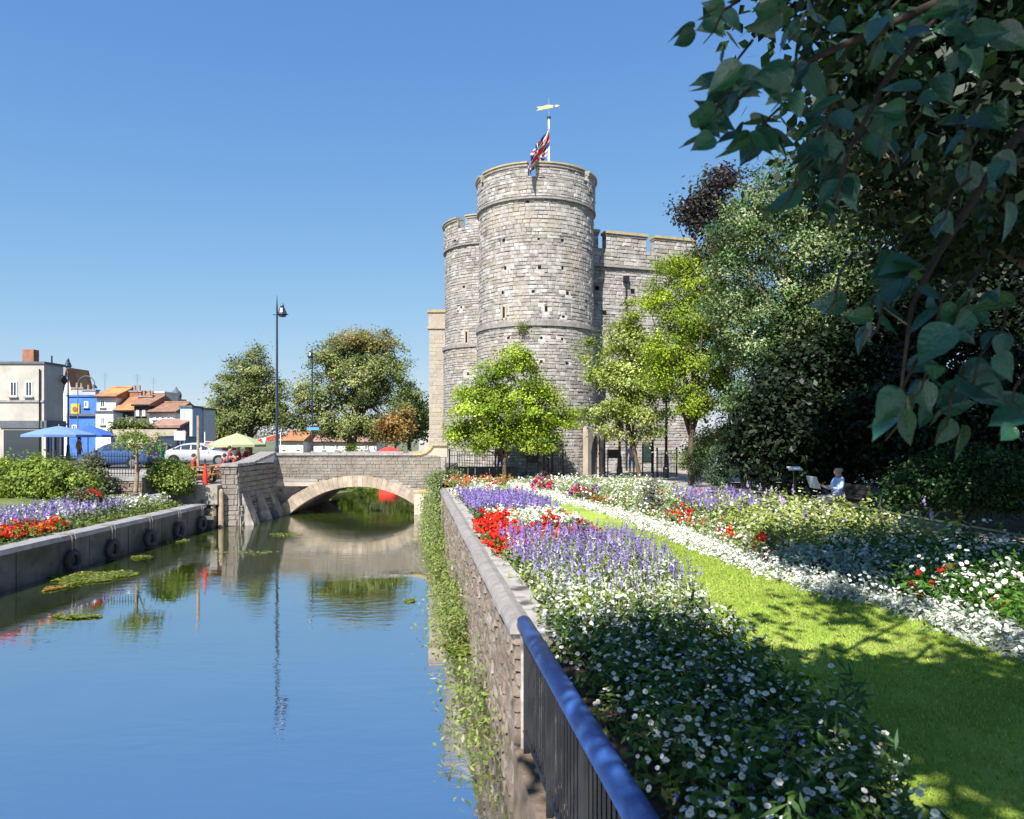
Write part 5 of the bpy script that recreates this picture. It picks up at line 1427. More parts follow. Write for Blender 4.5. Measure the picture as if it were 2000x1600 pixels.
B = Bunch(); p_ = jitter_pts(lambda y: -14.6, lambda y: -13.65, 17.5, 22.2, .28); mounds(B, p_, .22, .34, 50, GRN+LIME, L=.1, z0=1.08)
tp_, dd = tops(p_, .22, .42, 8, z0=1.08); poms(B, tp_, .06, 9, REDF+[(.72,.2,.03)])
B.build('red_bed_corner', 'red and orange bedding at the left edge above the quay wall')
B = Bunch(); p_ = jitter_pts(lambda y: -16.0, lambda y: -13.9, 26.4, 29.4, .3); mounds(B, p_, .24, .36, 60, [(.17,.23,.05),(.22,.27,.08),(.32,.34,.26)], L=.1, z0=1.25)
f_ = p_[rng.random(len(p_)) < .3]; tp_, dd = tops(f_, .24, .4, 14, z0=1.25); discs(B, tp_, dd, .05, WHT)
B.build('green_bed_corner', 'pale green bedding at the far corner of the quay garden')
shrub('garden_shrub', 'big rounded green shrub at the left edge of the quay garden', lobes_px([(120,945,56,42),(85,930,60,46),(160,955,34,32),(60,950,40,40),(20,940,50,40)], 27, .9), [(.20,.27,.04),(.26,.33,.055),(.14,.20,.03)], 230, 90, .13, .19, zb=1.5, group='shrubs in the quay garden')
shrub('garden_shrub', 'rounded green shrub left of the red folded parasol', lobes_px([(325,930,32,26),(350,940,28,26),(335,915,28,14)], 30.3, .9), [(.18,.24,.045),(.24,.30,.065),(.13,.18,.035)], 130, 90, .12, .16, zb=1.7, group='shrubs in the quay garden')
shrub('garden_shrub', 'loose grey leaved shrub behind the big rounded one', lobes_px([(180,915,16,26),(195,940,18,22)], 29, .9), [(.13,.13,.08),(.17,.17,.11),(.10,.12,.06)], 70, 44, .11, .17, zb=1.6, group='shrubs in the quay garden')
e = shrub('rose_bush', 'rose bush with small red blooms above the lavender', lobes_px([(175,975,26,16),(160,965,16,10)], 25.5, .9), [(.10,.13,.06),(.13,.15,.08)], 60, 40, .1, .16, zb=1.2)
B = Bunch(); poms(B, np.zeros((1,3)), .07, 14, REDF[:1]); me_ = quads_mesh('bloom', np.concatenate(B.q), np.concatenate(B.c)); me_.materials.append(M['petal'])
for _ in range(16): obj('bloom', me_, None, e, basis=Matrix.Translation(P(175+random.uniform(-26,26), 970+random.uniform(-14,12), 25.3)))
yt = P(265, 0, 29.3)
tree('young_tree', 'slender young tree with pale trunk in the quay garden', (yt.x, 29.3, 1.62), lobes_px([(262,868,30,10),(245,858,20,8),(290,872,24,10),(310,858,16,8),(262,850,18,8)], 29.3, .9), 34, 24, .13, .2, [(.17,.22,.05),(.22,.26,.08)], .085, bark=M['bark_l'], heart=(yt.x, 29.3, P(0,868,29.3).z), ntips=6)
# low stone wall under the street, railing on it
lw = empty('low_stone_wall', (-17, 29.9, 1.6), 'low flint retaining wall below the street railing', 'wall')
MB().box(-40, -15.25, 29.7, 30.08, 1.0, 2.1).build('core', M['mortar'], lw)
lay(wall_frames((-28, 29.7), (-15.25, 29.7), 1.5, 2.1, h=(.12,.2), w=(.16,.36), d=.05), lw, 120, 'brick', M['brick_a'], name='stone')
x = -28.0
while x < -15.3:
    l = min(1.0, -15.25-x); MB().box(x+.008, x+l-.008, 29.62, 30.12, 2.1, 2.24).build('coping_slab', M['concrete_c'], lw); x += l
railing('street_railing', 'black railing along the street behind the big rounded shrub', (-19.5, 30.6), (-16.0, 30.6), 2.22, 1.0, step=.12, posts=1.75, knob=False)
# terrace furniture beside the steps
def bench_set(name, label, x, y, z, rz, s=1.0):
    e = empty(name, (x, y, z), label, 'picnic table', rz=rz, local=True)
    for k in range(4): MB().box(-.75, .75, -.34+k*.175, -.34+k*.175+.16, .72, .76).build('table_plank', M['wood'], e)
    for sy in (-.72, .72):
        for k in range(2): MB().box(-.75, .75, sy-.15+k*.155, sy-.15+k*.155+.14, .43, .465).build('seat_plank', M['wood'], e)
    for sx in (-.6, .6):
        MB().bar((sx,-.62,0),(sx,-.2,.72),.07).build('leg', M['wood'], e); MB().bar((sx,.62,0),(sx,.2,.72),.07).build('leg', M['wood'], e)
        MB().bar((sx+.071,-.86,.40),(sx+.071,.86,.40),.06).build('crossbar', M['wood'], e)
    return e
bench_set('picnic_table', 'orange wooden picnic table on the terrace beside the stone pillar', -13.8, 32.6, 1.83, R(75))
bench_set('picnic_table', 'orange wooden picnic table set back against the terrace wall', -14.0, 34.8, 1.83, R(85))
for k, (u, lab) in enumerate(((412, 'left timber mooring post at the landing steps'), (428, 'right timber mooring post at the landing steps, nearer the pillar'))):
    x = P(u, 0, 31).x
    MB().lathe([(.11,-.6),(.11,1.55),(.09,1.62),(.02,1.66)], (x, 31.2, 0), 10).build('mooring_post', M['post'], label=lab, cat='post', group='mooring posts')
st = empty('landing_steps', (-13.2, 31.2, 0), 'dark stone landing steps going down to the water', 'steps')
for k in range(5): MB().box(-14.2, -12.85, 30.4+k*.24, 31.6, -.4+k*.3, -.1+k*.3 if k < 4 else 1.0).build('step', M['concrete_d'], st)
# folded red parasol and green parasol
def parasol(name, label, x, y, z, rad, h0, h1, mat, pole=M['post'], n=8, group='parasols'):
    e = empty(name, (x, y, z), label, 'parasol', group)
    MB().tube([(x,y,z),(x,y,z+h1+.1)], .03, 8).build('pole', pole, e)
    MB().lathe([(.3,0),(.3,.06),(.06,.1)], (x,y,z), 12).build('base', M['black'], e)
    mb = MB()
    for k in range(n):
        a0, a1 = 2*math.pi*k/n+.2, 2*math.pi*(k+1)/n+.2
        am = (a0+a1)/2
        t_ = Vector((x,y,z+h1)); p0 = Vector((x+rad*math.cos(a0), y+rad*math.sin(a0), z+h0)); p1 = Vector((x+rad*math.cos(a1), y+rad*math.sin(a1), z+h0))
        m0, m1 = t_.lerp(p0,.5)+Vector((0,0,.05)), t_.lerp(p1,.5)+Vector((0,0,.05))
        mb.poly([t_, m0, m1]); mb.poly([m0, p0, p1, m1]); mb.poly([p0, p0-Vector((0,0,.14)), p1-Vector((0,0,.14)), p1])
    c = mb.build('canopy', mat, e)
    rb = MB()
    for k in range(n):
        a0 = 2*math.pi*k/n+.2
        rb.bar((x,y,z+h1-.06),(x+rad*.97*math.cos(a0), y+rad*.97*math.sin(a0), z+h0-.03), .015)
    rb.build('ribs', pole, e)
    return e
M['green_c'] = mk('pale green canvas', (.40,.44,.24), rough=.85, noise=(2,.1), bump=None, trans=.15)
M['blue_c'] = mk('blue canvas', (.17,.28,.60), rough=.85, noise=(2,.15), bump=None, trans=.15)
M['blue_c2'] = mk('deep blue canvas', (.05,.13,.45), rough=.85, noise=(2,.15), bump=None, trans=.15)
M['red_c'] = mk('red parasol canvas', (.72,.05,.04), rough=.85, noise=(2,.1), bump=None, trans=.15)
gp = P(463, 845, 40); parasol('parasol', 'pale green open parasol on the street beside the silver car', gp.x, 40, ZR, 1.55, P(0,868,40).z-ZR, P(0,846,40).z-ZR, M['green_c'])
rp = P(760, 873, 47); parasol('parasol', 'bright red open parasol showing above the bridge parapet', rp.x, 47, 1.9, .72, P(0,881,47).z-1.9, P(0,872,47).z-1.9, M['red_c'])
bp_ = P(115, 835, 44); parasol('parasol', 'pale blue open parasol at the far left edge', bp_.x, 44, ZR, 2.1, P(0,849,44).z-ZR, P(0,832,44).z-ZR, M['blue_c'])
bp_ = P(172, 835, 47); parasol('parasol', 'deep blue open parasol before the blue house', bp_.x, 47, ZR, 1.75, P(0,850,47).z-ZR, P(0,830,47).z-ZR, M['blue_c2'])
fp_ = P(393, 0, 31.2); e = empty('folded_parasol', (fp_.x, 31.6, 1.5), 'folded red parasol standing by the terrace edge', 'parasol', 'parasols')
MB().tube([(fp_.x,31.6,1.2),(fp_.x,31.6,2.95)], .03, 8).build('pole', M['black'], e)
MB().lathe([(.03,0),(.11,.06),(.10,.45),(.06,.8),(.02,.98)], (fp_.x,31.6,P(0,948,31.6).z), 10).build('canvas', M['red'], e)

# ------------------------------------------------------------------ houses
M['roof'] = mk('clay tile roof', (.34,.15,.07), noise=(2.2,.4), bump=(9,.6), rough=.95, coord='World', stain=((.50,.28,.08),.5,.5,.6))
M['roof2'] = mk('brown tile roof', (.26,.14,.09), noise=(2.2,.4), bump=(9,.6), rough=.95, coord='World')
M['roof3'] = mk('pinkish tile roof', (.32,.19,.14), noise=(2.2,.35), bump=(9,.6), rough=.95, coord='World')
M['slate'] = mk('slate', (.10,.11,.13), noise=(2,.3), bump=(8,.4), rough=.7, coord='World')
M['beige'] = mk('grey beige render', (.42,.39,.34), noise=(.8,.2), bump=(20,.15), rough=.9, coord='World')
M['bluew'] = mk('bright blue wall paint', (.05,.16,.50), noise=(1.2,.35), bump=(20,.1), rough=.75, coord='World')
M['paleblue'] = mk('pale blue paint', (.34,.48,.62), noise=(1,.15), bump=None, rough=.8, coord='World')
M['darkw'] = mk('dark timber and flint wall', (.10,.09,.075), noise=(2,.45), bump=(10,.4), rough=.95, coord='World')
M['brickw'] = mk('red brick wall', (.30,.13,.08), noise=(3,.3), bump=(10,.3), rough=.95, coord='World')
M['yellow'] = mk('yellow sign', (.72,.42,.03), rough=.6, noise=None, bump=None)
M['brown'] = mk('brown print', (.22,.11,.03), rough=.7, noise=None, bump=None)
def window(parent, x0, x1, z0, z1, y, frame=None, bars=1):
    fw = .07
    f = MB(); f.box(x0,x0+fw,y-.05,y+.06,z0,z1); f.box(x1-fw,x1,y-.05,y+.06,z0,z1); f.box(x0+fw,x1-fw,y-.05,y+.06,z1-fw,z1); f.box(x0+fw,x1-fw,y-.05,y+.06,z0,z0+fw)
    for k in range(bars):
        xm = x0+(x1-x0)*(k+1)/(bars+1); f.box(xm-.02,xm+.02,y-.045,y+.05,z0+fw,z1-fw)
    fo = f.build('window', frame or M['white'], parent)
    MB().box(x0+fw*.8,x1-fw*.8,y-.015,y+.012,z0+fw*.8,z1-fw*.8).build('pane', M['glass'], fo)
    MB().box(x0-.08,x1+.08,y-.14,y+.04,z0-.08,z0-.003).build('sill', M['concrete_c'], fo)
def house(name, label, u0, u1, Y, dep, v_e, v_r, wall, roof, kind='gable', wins=(), z0=1.9, chim=(), group='houses across the river', par=None):
    """front face at Y between image columns u0,u1; eave row v_e, ridge row v_r. kind: gable (ridge along x), gablef (gable faces us), flat"""
    x0, x1 = P(u0,0,Y).x, P(u1,0,Y).x
    ze = P(0,v_e,Y).z; zr = P(0,v_r,Y+(dep/2 if kind == 'gable' else 0)).z
    e = empty(name, ((x0+x1)/2, Y+dep/2, z0), label, 'house', group)
    if kind == 'gablef':
        xm = (x0+x1)/2
        mb = MB(); mb.prism([(x0,Y,z0),(x1,Y,z0),(x1,Y,ze),(xm,Y,zr),(x0,Y,ze)], (0,dep,0)); mb.build('walls', wall, e)
        mb = MB()
        for sx, s in ((x0,-1),(x1,1)):
            mb.prism([(xm,Y-.2,zr+.02),(sx+s*.2,Y-.2,ze-.1),(sx+s*.2,Y-.2,ze+.06),(xm,Y-.2,zr+.2)], (0,dep+.4,0))
        ro = mb.build('roof', roof, e)
    elif kind == 'gable':
        MB().box(x0,x1,Y,Y+dep,z0,ze).build('walls', wall, e)
        mb = MB(); mb.prism([(x0-.15,Y-.25,ze-.05),(x0-.15,Y-.25,ze+.1),(x0-.15,Y+dep/2,zr),(x0-.15,Y+dep+.25,ze+.1),(x0-.15,Y+dep+.25,ze-.05)], (x1-x0+.3,0,0)); ro = mb.build('roof', roof, e)
        k = max(1, int((x1-x0)/.5)); rt = MB()
        for i in range(k):
            xa = x0-.15+(x1-x0+.3)*i/k; xb = x0-.15+(x1-x0+.3)*(i+1)/k-.02
            rt.tube([(xa,Y+dep/2,zr+.02),(xb,Y+dep/2,zr+.02)], .09, 6)
        rt.build('ridge_tiles', roof, ro)
        MB().box(x0-.1,x1+.1,Y-.36,Y-.255,ze-.06,ze+.06).build('gutter', M['black'], ro)
    else:
        MB().box(x0,x1,Y,Y+dep,z0,ze).build('walls', wall, e)
        ro = MB().box(x0-.1,x1+.1,Y-.1,Y+dep+.1,ze,ze+.16).build('parapet', roof, e)
    for (cu, cv0, cv1, cw, mt) in chim:
        c0 = P(cu, cv0, Y+dep*.4); zb = P(0,cv1,Y+dep*.4).z
        co = MB().box(c0.x-cw, c0.x+cw, Y+dep*.4-.3, Y+dep*.4+.3, zb-1.2, c0.z).build('chimney', mt, ro)
        MB().box(c0.x-cw-.07, c0.x+cw+.07, Y+dep*.4-.37, Y+dep*.4+.37, c0.z, c0.z+.12).build('chimney_cap', M['concrete_c'], e)
        for s in (-.4,.4): MB().lathe([(.12,0),(.1,.4),(.12,.45)], (c0.x+s*cw, Y+dep*.4, c0.z+.12), 8).build('chimney_pot', M['roof3'], e)
    for (a, b, c, d) in wins:
        p0, p1 = P(a, d, Y), P(b, c, Y)
        window(e, p0.x, p1.x, p0.z, p1.z, Y)
    return e
h_ = house('house', 'grey beige house cut off at the left edge, dark shopfront below', -90, 86, 50, 2.15, 711, 700, M['beige'], M['slate'], 'flat', wins=[(20,34,745,775),(50,64,745,775)])
xs_ = P(86,0,50).x
MB().box(xs_, xs_+.18, 49.98, 52.2, P(0,836,51).z, P(0,822,51).z).build('fascia', M['slate'], h_)
for i in range(6): MB().box(xs_+.02, xs_+.09, 50.0+i*.4, 50.1+i*.4, 2.1, P(0,838,51).z).build('shopfront_mullion', M['bluew'] if i % 2 else M['white'], h_)
MB().box(xs_+.005, xs_+.03, 50.02, 52.1, 2.1, P(0,838,51).z).build('shop_window', M['glass'], h_)
for (a, b) in ((-30,0),(0,86)):
    MB().box(P(a,0,50).x+.05, P(b,0,50).x-.05, 49.9, 49.99, P(0,836,50).z, P(0,822,50).z).build('fascia', M['slate'], h_)
    MB().box(P(a,0,50).x+.3, P(b,0,50).x-.3, 49.93, 49.985, 2.2, P(0,840,50).z).build('shop_window', M['glass'], h_)
MB().box(P(-90,0,50).x, xs_+.03, 49.92, 49.99, P(0,786,50).z, P(0,782,50).z).build('string_band', M['concrete_c'], h_)
MB().tube([(xs_-.25,49.9,2.1),(xs_-.25,49.9,8.6)], .05, 6).build('downpipe', M['black'], h_)
MB().box(xs_-2.2, xs_-1.4, 51, 51.6, 8.8, 10.1).build('chimney', M['brickw'], h_)
pp = P(106, 0, 51); MB().tube([(xs_-.1,51,8.6),(xs_-.1,51,P(0,695,51).z)], .06, 6).build('flue', M['navy'], h_)
house('house', 'narrow orange tiled gable end behind the grey beige house', 118, 146, 64, 3, 800, 722, M['render'], M['roof'], 'gablef', wins=[(128,134,806,826)])
hb = house('house', 'bright blue painted house with a yellow framed sign', 132, 190, 62, 5, 775, 770, M['bluew'], M['bluew'], 'flat', chim=[(155,760,780,.5,M['beige']),(178,764,780,.55,M['beige'])], wins=[(141,150,830,843),(165,173,784,796)])
q = P(147, 799, 61.9); sg = empty('wall_sign', (q.x, 61.9, q.z-.6), 'yellow framed square sign on the bright blue house', 'sign')
MB().obox((q.x,61.9,q.z), (.36,0,0), (0,.03,0), (0,0,.45)).build('board', M['yellow'], sg)
MB().lathe([(.02,0),(.22,.0),(.22,.03),(.02,.035)], (q.x,61.83,q.z-.02), 14, 'y').build('disc', M['brown'], sg)
sb = MB(); sb.box(P(135,820,62).x, P(189,0,62).x, 61.8, 61.99, P(0,813,62).z, P(0,808,62).z); sb.build('blue_band', M['slate'], hb)
house('house', 'white house with a broad orange clay tiled roof', 189, 226, 61.4, 5, 776, 757, M['render'], M['roof'], 'gable', wins=[(196,206,782,796)])
house('house', 'white end wall with a grey lean to top, right of the blue house', 187, 221, 59.5, 1.8, 806, 800, M['render'], M['slate'], 'flat', wins=[(197,205,815,830)])
hr = house('house', 'long dark house under the broad orange roof', 226, 262, 61, 6, 803, 766, M['darkw'], M['roof'], 'gable', chim=[(268,766,790,.5,M['brickw'])], wins=[(230,236,818,832),(243,249,818,832),(254,259,818,832)])
house('house', 'low dark house with brown roof and brick chimney', 262, 292, 60.6, 5, 792, 772, M['darkw'], M['roof2'], 'gable', chim=[(287,776,800,.6,M['brickw'])], wins=[(266,272,800,812),(278,284,800,812)])
house('house', 'white fronted terrace with red brown tiles and a lower tiled lean to', 292, 342, 60.2, 5, 806, 786, M['render'], M['roof2'], 'gable', wins=[(300,305,810,820),(311,316,810,820),(322,327,810,820),(333,338,810,820)])
lx0, lx1 = P(292,0,58).x, P(356,0,58).x
mb = MB(); mb.prism([(lx0,57.6,P(0,831,58).z),(lx0,60.1,P(0,818,60).z),(lx0,60.1,P(0,818,60).z-.2),(lx0,57.6,P(0,831,58).z-.2)], (lx1-lx0,0,0))
e = empty('lean_to', ((lx0+lx1)/2, 59, 1.9), 'long tiled lean to roof in front of the white terrace', 'lean-to'); mb.build('roof', M['roof3'], e)
MB().box(lx0+.1, lx1-.1, 57.9, 60.0, 1.9, P(0,832,58).z).build('walls', M['slate'], e)
for k in range(6):
    xa = lx0+.3+k*(lx1-lx0-.6)/5.2; window(e, xa, xa+.3, 2.6, 4.2, 57.88)
house('house', 'tall blank white house behind the brown roofs', 283, 320, 70, 3, 768, 764, M['render'], M['render'], 'flat')
house('house', 'white house with stepped white wall, right of the terrace', 318, 352, 64, 3, 800, 796, M['render'], M['render'], 'flat', wins=[(326,331,810,820),(340,345,810,820)])
mb = MB(); xa, xb, xc = P(318,0,66).x, P(338,0,66).x, P(350,0,66).x
dm = empty('cupola', (P(346,0,76).x, 76, 8), 'grey stone turret with a pointed cap above the white houses', 'turret')
x = P(345,0,76).x; zt = P(0,780,76).z
MB().box(x-1.3, x+.6, 75, 77, 2, zt).build('base', M['beige'], dm)
MB().lathe([(.5,0),(.55,.5),(.42,.8),(.2,1.0),(.04,1.35)], (x-.05,76,zt), 12).build('cap', M['slate'], dm)
house('house', 'pale blue fronted house at the street bend', 352, 374, 59.8, 2, 796, 792, M['paleblue'], M['slate'], 'flat', wins=[(356,360,806,822),(365,369,806,822)])
house('house', 'narrow white fronted house with tall windows right of the pale blue one', 374, 398, 62, 2.4, 800, 796, M['pale'], M['slate'], 'flat', wins=[(380,385,806,822),(389,394,806,822),(380,385,830,850),(389,394,830,850)])
house('house', 'small red roofed house behind the rusty tree', 400, 432, 92, 5, 826, 808, M['brickw'], M['roof2'], 'gable', wins=[(408,413,832,842)])
house('house', 'low white house with brick red roof behind the tallest lamp post', 545, 592, 84, 8, 862, 842, M['render'], M['roof'], 'gable', wins=[(552,556,868,878),(580,584,868,878)])
house('house', 'white flat fronted shop between the two low red roofs', 572, 612, 90, 8, 842, 838, M['render'], M['render'], 'flat', wins=[(590,596,852,868),(600,606,852,868)])
house('house', 'long low white house with pink tiled roof below the largest tree', 612, 735, 86, 8, 864, 840, M['render'], M['roof3'], 'gable', wins=[(630,636,869,879),(655,661,869,879),(712,718,869,879)])
house('house', 'grey stone house corner beside the ashlar turret', 818, 846, 92, 8, 800, 780, M['beige'], M['slate'], 'flat', wins=[(822,826,820,836),(822,826,850,866)])
# white low boundary wall, hedge of planters on the street edge
sw = MB().box(P(222,0,56).x, P(350,0,56).x, 55.6, 56, 2.0, P(0,839,56).z).build('boundary_wall', M['ashlar'], label='long pale street wall behind the parked cars', cat='wall')
shrub('street_bush', 'climbing green bush above the pale street wall', lobes_px([(245,830,26,10),(280,834,22,8),(225,836,14,8)], 56.8, .5), [(.16,.2,.05),(.12,.16,.04)], 60, 40, .18, .22, zb=2.1)
shrub('street_bush', 'green hedge between the blue car and the dark car', lobes_px([(255,862,24,16),(280,862,18,14)], 50, .6), [(.14,.18,.04),(.18,.22,.06)], 60, 44, .16, .2, zb=2.1)
# swan neck lamp and left lantern
q = P(170, 0, 48); e = empty('street_lamp', (q.x-.6, 48, 2.1), 'thin swan neck street lamp before the blue house', 'lamp post', 'lamp posts')
zt = P(0, 752, 48).z
arc = [(q.x-.62,48,2.1),(q.x-.62,48,zt-.2)] + [(q.x-.05-.57*math.cos(a), 48, zt+.6*math.sin(a)) for a in np.linspace(0, math.pi, 12)] 
MB().tube(arc, .035, 6).build('swan_neck', M['slate'], e)
MB().lathe([(.16,0),(.12,.12),(.04,.22)], (q.x+.52,48,zt-.22), 10).build('lamp_head', M['navy'], e)
lamp_post('lamp_post', 'dark lantern on a post at the left edge, against the grey beige house', P(133,0,54).x, 54, 2.1, P(0,722,54).z, lant=P(0,716,54).z, group='lamp posts', spike=False)
q = P(126, 745, 51.8); e = empty('wall_lantern', (q.x, 51.8, q.z), 'black bracket lantern on the corner of the grey beige house', 'lantern')
MB().lathe([(.06,-.25),(.2,.0),(.22,.1),(.05,.4)], (q.x,51.8,q.z), 8).build('lantern', M['black'], e)
MB().bar((q.x,51.8,q.z+.4),(xs_-.05,51.8,q.z+.4),.04).build('bracket', M['black'], e)
# street signs and poles
def sign_post(name, label, u, Y, vt, face, w=.3, h=.3, round_=False, pole=M['metal'], r=.035):
    x = P(u,0,Y).x; zt = P(0,vt,Y).z
    e = empty(name, (x, Y, 2.1), label, 'sign post', 'street posts')
    MB().tube([(x,Y,2.1),(x,Y,zt)], r, 8).build('pole', pole, e)
    if face:
        if round_: MB().lathe([(.01,0),(w,.0),(w,.03),(.01,.031)], (x,Y-.08,zt-.2), 16, 'y').build('sign_plate', face, e)
        else: MB().box(x-w, x+w, Y-.08, Y-.05, zt-h*2, zt).build('sign_plate', face, e)
    return e
sign_post('sign_post', 'white square street sign right of the dark car', 352, 47, 842, M['white'], .36, .3)
sign_post('sign_post', 'red round sign just right of the white square sign', 360, 48, 840, M['red'], .18, .2, True)
sign_post('timber_pole', 'tall plain timber pole in front of the silver car', 387, 33.5, 812, None, pole=M['post'], r=.07)
sign_post('white_pole', 'thick white pole before the narrow white house', 374, 55, 800, None, pole=M['white'], r=.13)
sign_post('sign_post', 'pale globe headed post in the middle of the quay street', 256, 36, 858, M['white'], .2, .2, True)
M['gpaint'] = mk('green paint', (.02,.24,.12), rough=.5, noise=None, bump=None)
q = P(306, 0, 44); e = empty('green_bin', (q.x, 44, 2.1), 'green street cabinet between the blue car and the dark car', 'cabinet')
MB().box(q.x-.35, q.x+.35, 43.8, 44.4, 2.1, P(0,872,44).z).build('body', M['gpaint'], e)
MB().box(q.x-.38, q.x+.38, 43.76, 44.44, P(0,872,44).z, P(0,872,44).z+.08).build('lid', M['gpaint'], e)
MB().box(q.x+.0, q.x+.3, 43.78, 43.798, P(0,888,44).z, P(0,880,44).z).build('label_plate', M['white'], e)
# bunting between poles
e = empty('bunting', (P(460,0,45).x, 45, 2.1), 'red and white bunting strung behind the green parasol', 'bunting')
pa, pb_ = P(400,862,45), P(548,846,45)
cord = [pa.lerp(pb_, t_) - Vector((0,0,.5*math.sin(math.pi*t_)*.6)) for t_ in np.linspace(0,1,19)]
MB().tube(cord, .012, 5).build('cord', M['white'], e)
for i, c in enumerate(cord[1:-1]):
    mb = MB(); mb.prism([(c.x-.16,c.y,c.z),(c.x+.16,c.y,c.z),(c.x+.02,c.y+.03,c.z-.36)], (0,.01,0)); mb.build('pennant', [M['red'],M['white'],M['red'],M['red_c']][i%4], e)
for u_ in (400, 548):
    c = P(u_, 0, 45); MB().tube([(c.x,45,2.1),(c.x,45,4.2)], .03, 6).build('pole', M['white'], e)

# ------------------------------------------------------------------ cars
def car(name, label, loc, rz, paint, L=4.2, Wd=1.72, Hh=1.48, style='hatch', group='cars parked in the street'):
    e = empty(name, loc, label, 'car', group, rz=rz, local=True)
    w = Wd/2
    if style == 'hatch':
        st_ = [(-.5,.62,0),(-.49,.86,0),(-.44,.95,1.30),(-.36,.95,1.44),(-.2,.95,1.48),(-.02,.94,1.46),(.1,.93,1.34),(.2,.92,1.08),(.255,.90,0),(.38,.84,0),(.46,.74,0),(.5,.56,0)]
    elif style == 'suv':
        st_ = [(-.5,.7,0),(-.495,1.0,0),(-.47,1.08,1.62),(-.4,1.08,1.72),(-.15,1.08,1.74),(.06,1.07,1.70),(.14,1.06,1.45),(.20,1.05,1.2),(.24,1.03,0),(.38,.98,0),(.47,.88,0),(.5,.6,0)]
    else:
        st_ = [(-.5,.6,0),(-.485,.86,0),(-.42,.93,0),(-.34,.95,1.12),(-.22,.95,1.34),(-.08,.94,1.42),(.06,.93,1.38),(.16,.92,1.18),(.25,.90,0),(.37,.82,0),(.46,.72,0),(.5,.55,0)]
    k = Hh/max(s[2] for s in st_)
    mb = MB(); mb.smooth = True; rows = []
    for (fx, zb, zr) in st_:
        x = fx*L; zb *= k; zr = zr*k if zr else zb+.015
        end = .86 if abs(fx) > .48 else (.95 if abs(fx) > .44 else 1)
        ww = w*end
        zf = .34 if abs(fx) > .48 else .22
        wr = ww*.80 if zr > zb+.1 else ww*.78
        b = len(mb.v)
        pts = [(ww*.90,zf),(ww*.99,.42),(ww,.62 if zb > .68 else zb*.85),(ww*.955,zb),(wr,zr-.03 if zr > zb+.1 else zr-.006),(wr*.7,zr)]
        for (yy, zz) in pts: mb.v.append((x,-yy,zz))
        for (yy, zz) in reversed(pts): mb.v.append((x,yy,zz))
        rows.append(b)
    for a, b in zip(rows, rows[1:]):
        for j in range(11): mb.face((a+j, a+j+1, b+j+1, b+j))
        mb.face((a+11, a, b, b+11))
    mb.face([rows[0]+j for j in range(12)]); mb.face([rows[-1]+j for j in range(12)])
    body = mb.build('body', paint, e)
    cab = [i for i, s in enumerate(st_) if s[2]]
    # glass, just proud of the body
    def vtx(i, j): return Vector(mb.v[rows[i]+j])
    for sgn, (ja, jb) in ((-1,(3,4)), (1,(8,7))):
        for a, b in zip(cab, cab[1:]):
            q = [vtx(a,ja).lerp(vtx(a,jb),.08), vtx(b,ja).lerp(vtx(b,jb),.08), vtx(b,ja).lerp(vtx(b,jb),.86), vtx(a,ja).lerp(vtx(a,jb),.86)]
            m_ = sum(q, Vector())/4
            q = [m_ + (p-m_)*.93 + Vector((0,sgn*.012,0)) for p in q]
            g = MB(); g.poly(q); g.build('side_window', M['glass'], e)
    for nm, a, b, dx in (('windscreen', cab[-1]+1, cab[-1]-1, .015), ('rear_window', cab[0]-1, cab[0]+(0 if style != 'saloon' else 1), -.015)):
        lo = [vtx(a,3), vtx(a,8)]; hi = [vtx(b,4), vtx(b,7)]
        q = [lo[0].lerp(hi[0],.1), lo[1].lerp(hi[1],.1), lo[1].lerp(hi[1],.9), lo[0].lerp(hi[0],.9)]
        m_ = sum(q, Vector())/4
        q = [m_ + (p-m_)*.9 + Vector((dx*1.6,0,.03)) for p in q]
        g = MB(); g.poly(q); g.build(nm, M['glass'], e)
    rw = .32 if style != 'suv' else .37
    for fx in (-.31, .32):
        for sy in (-1, 1):
            g = MB(); g.smooth = True
            g.lathe([(.06,-.09),(rw*.8,-.1),(rw,-.07),(rw,.07),(rw*.8,.1),(.06,.09)], (fx*L, sy*(w-.1), rw), 20, 'y')
            t_ = g.build('wheel', M['rubber'], e)
            MB().lathe([(.02,-.02),(rw*.64,-.015),(rw*.64,.015),(.02,.02)], (fx*L, sy*(w+.0), rw), 16, 'y').build('rim', M['metal'], t_)
            MB().lathe([(rw*1.16,-.02),(rw*1.18,0),(rw*1.16,.02)], (fx*L, sy*(w-.02), rw), 20, 'y').build('arch_lining', M['black'], e)
    for sy in (-1, 1):
        MB().ball((L*.475, sy*w*.66, .66*k+.05), (.08,.19,.09), 10, 6).build('headlight', M['glass'], e)
        MB().box(-L*.497, -L*.482, sy*w*.72-.1, sy*w*.72+.1, .74*k, .98*k).build('tail_light', M['red'], e)
        MB().ball((L*.17, sy*(w+.1), .98*k), (.07,.1,.07), 8, 5).build('mirror', paint, e)
    MB().box(-L*.508, -L*.48, -w*.85, w*.85, .34, .5).build('rear_bumper', M['black'], e)
    MB().box(L*.48, L*.508, -w*.82, w*.82, .32, .48).build('front_bumper', M['black'], e)
    MB().box(-L*.512, -L*.5, -.26, .26, .56, .68).build('number_plate', M['yellow'] if style == 'suv' else M['white'], e)
    return e
def paint(n, c, metal=.35): return mk(n, c, rough=.28, metal=metal, noise=None, bump=None, spec=.6)
q = P(233, 0, 41.5); car('parked_car', 'blue car parked behind the railing and young tree', (q.x, 41.5, ZR+.01), R(178), paint('blue car paint', (.05,.11,.27)), 4.1, 1.7, 1.52, 'hatch')
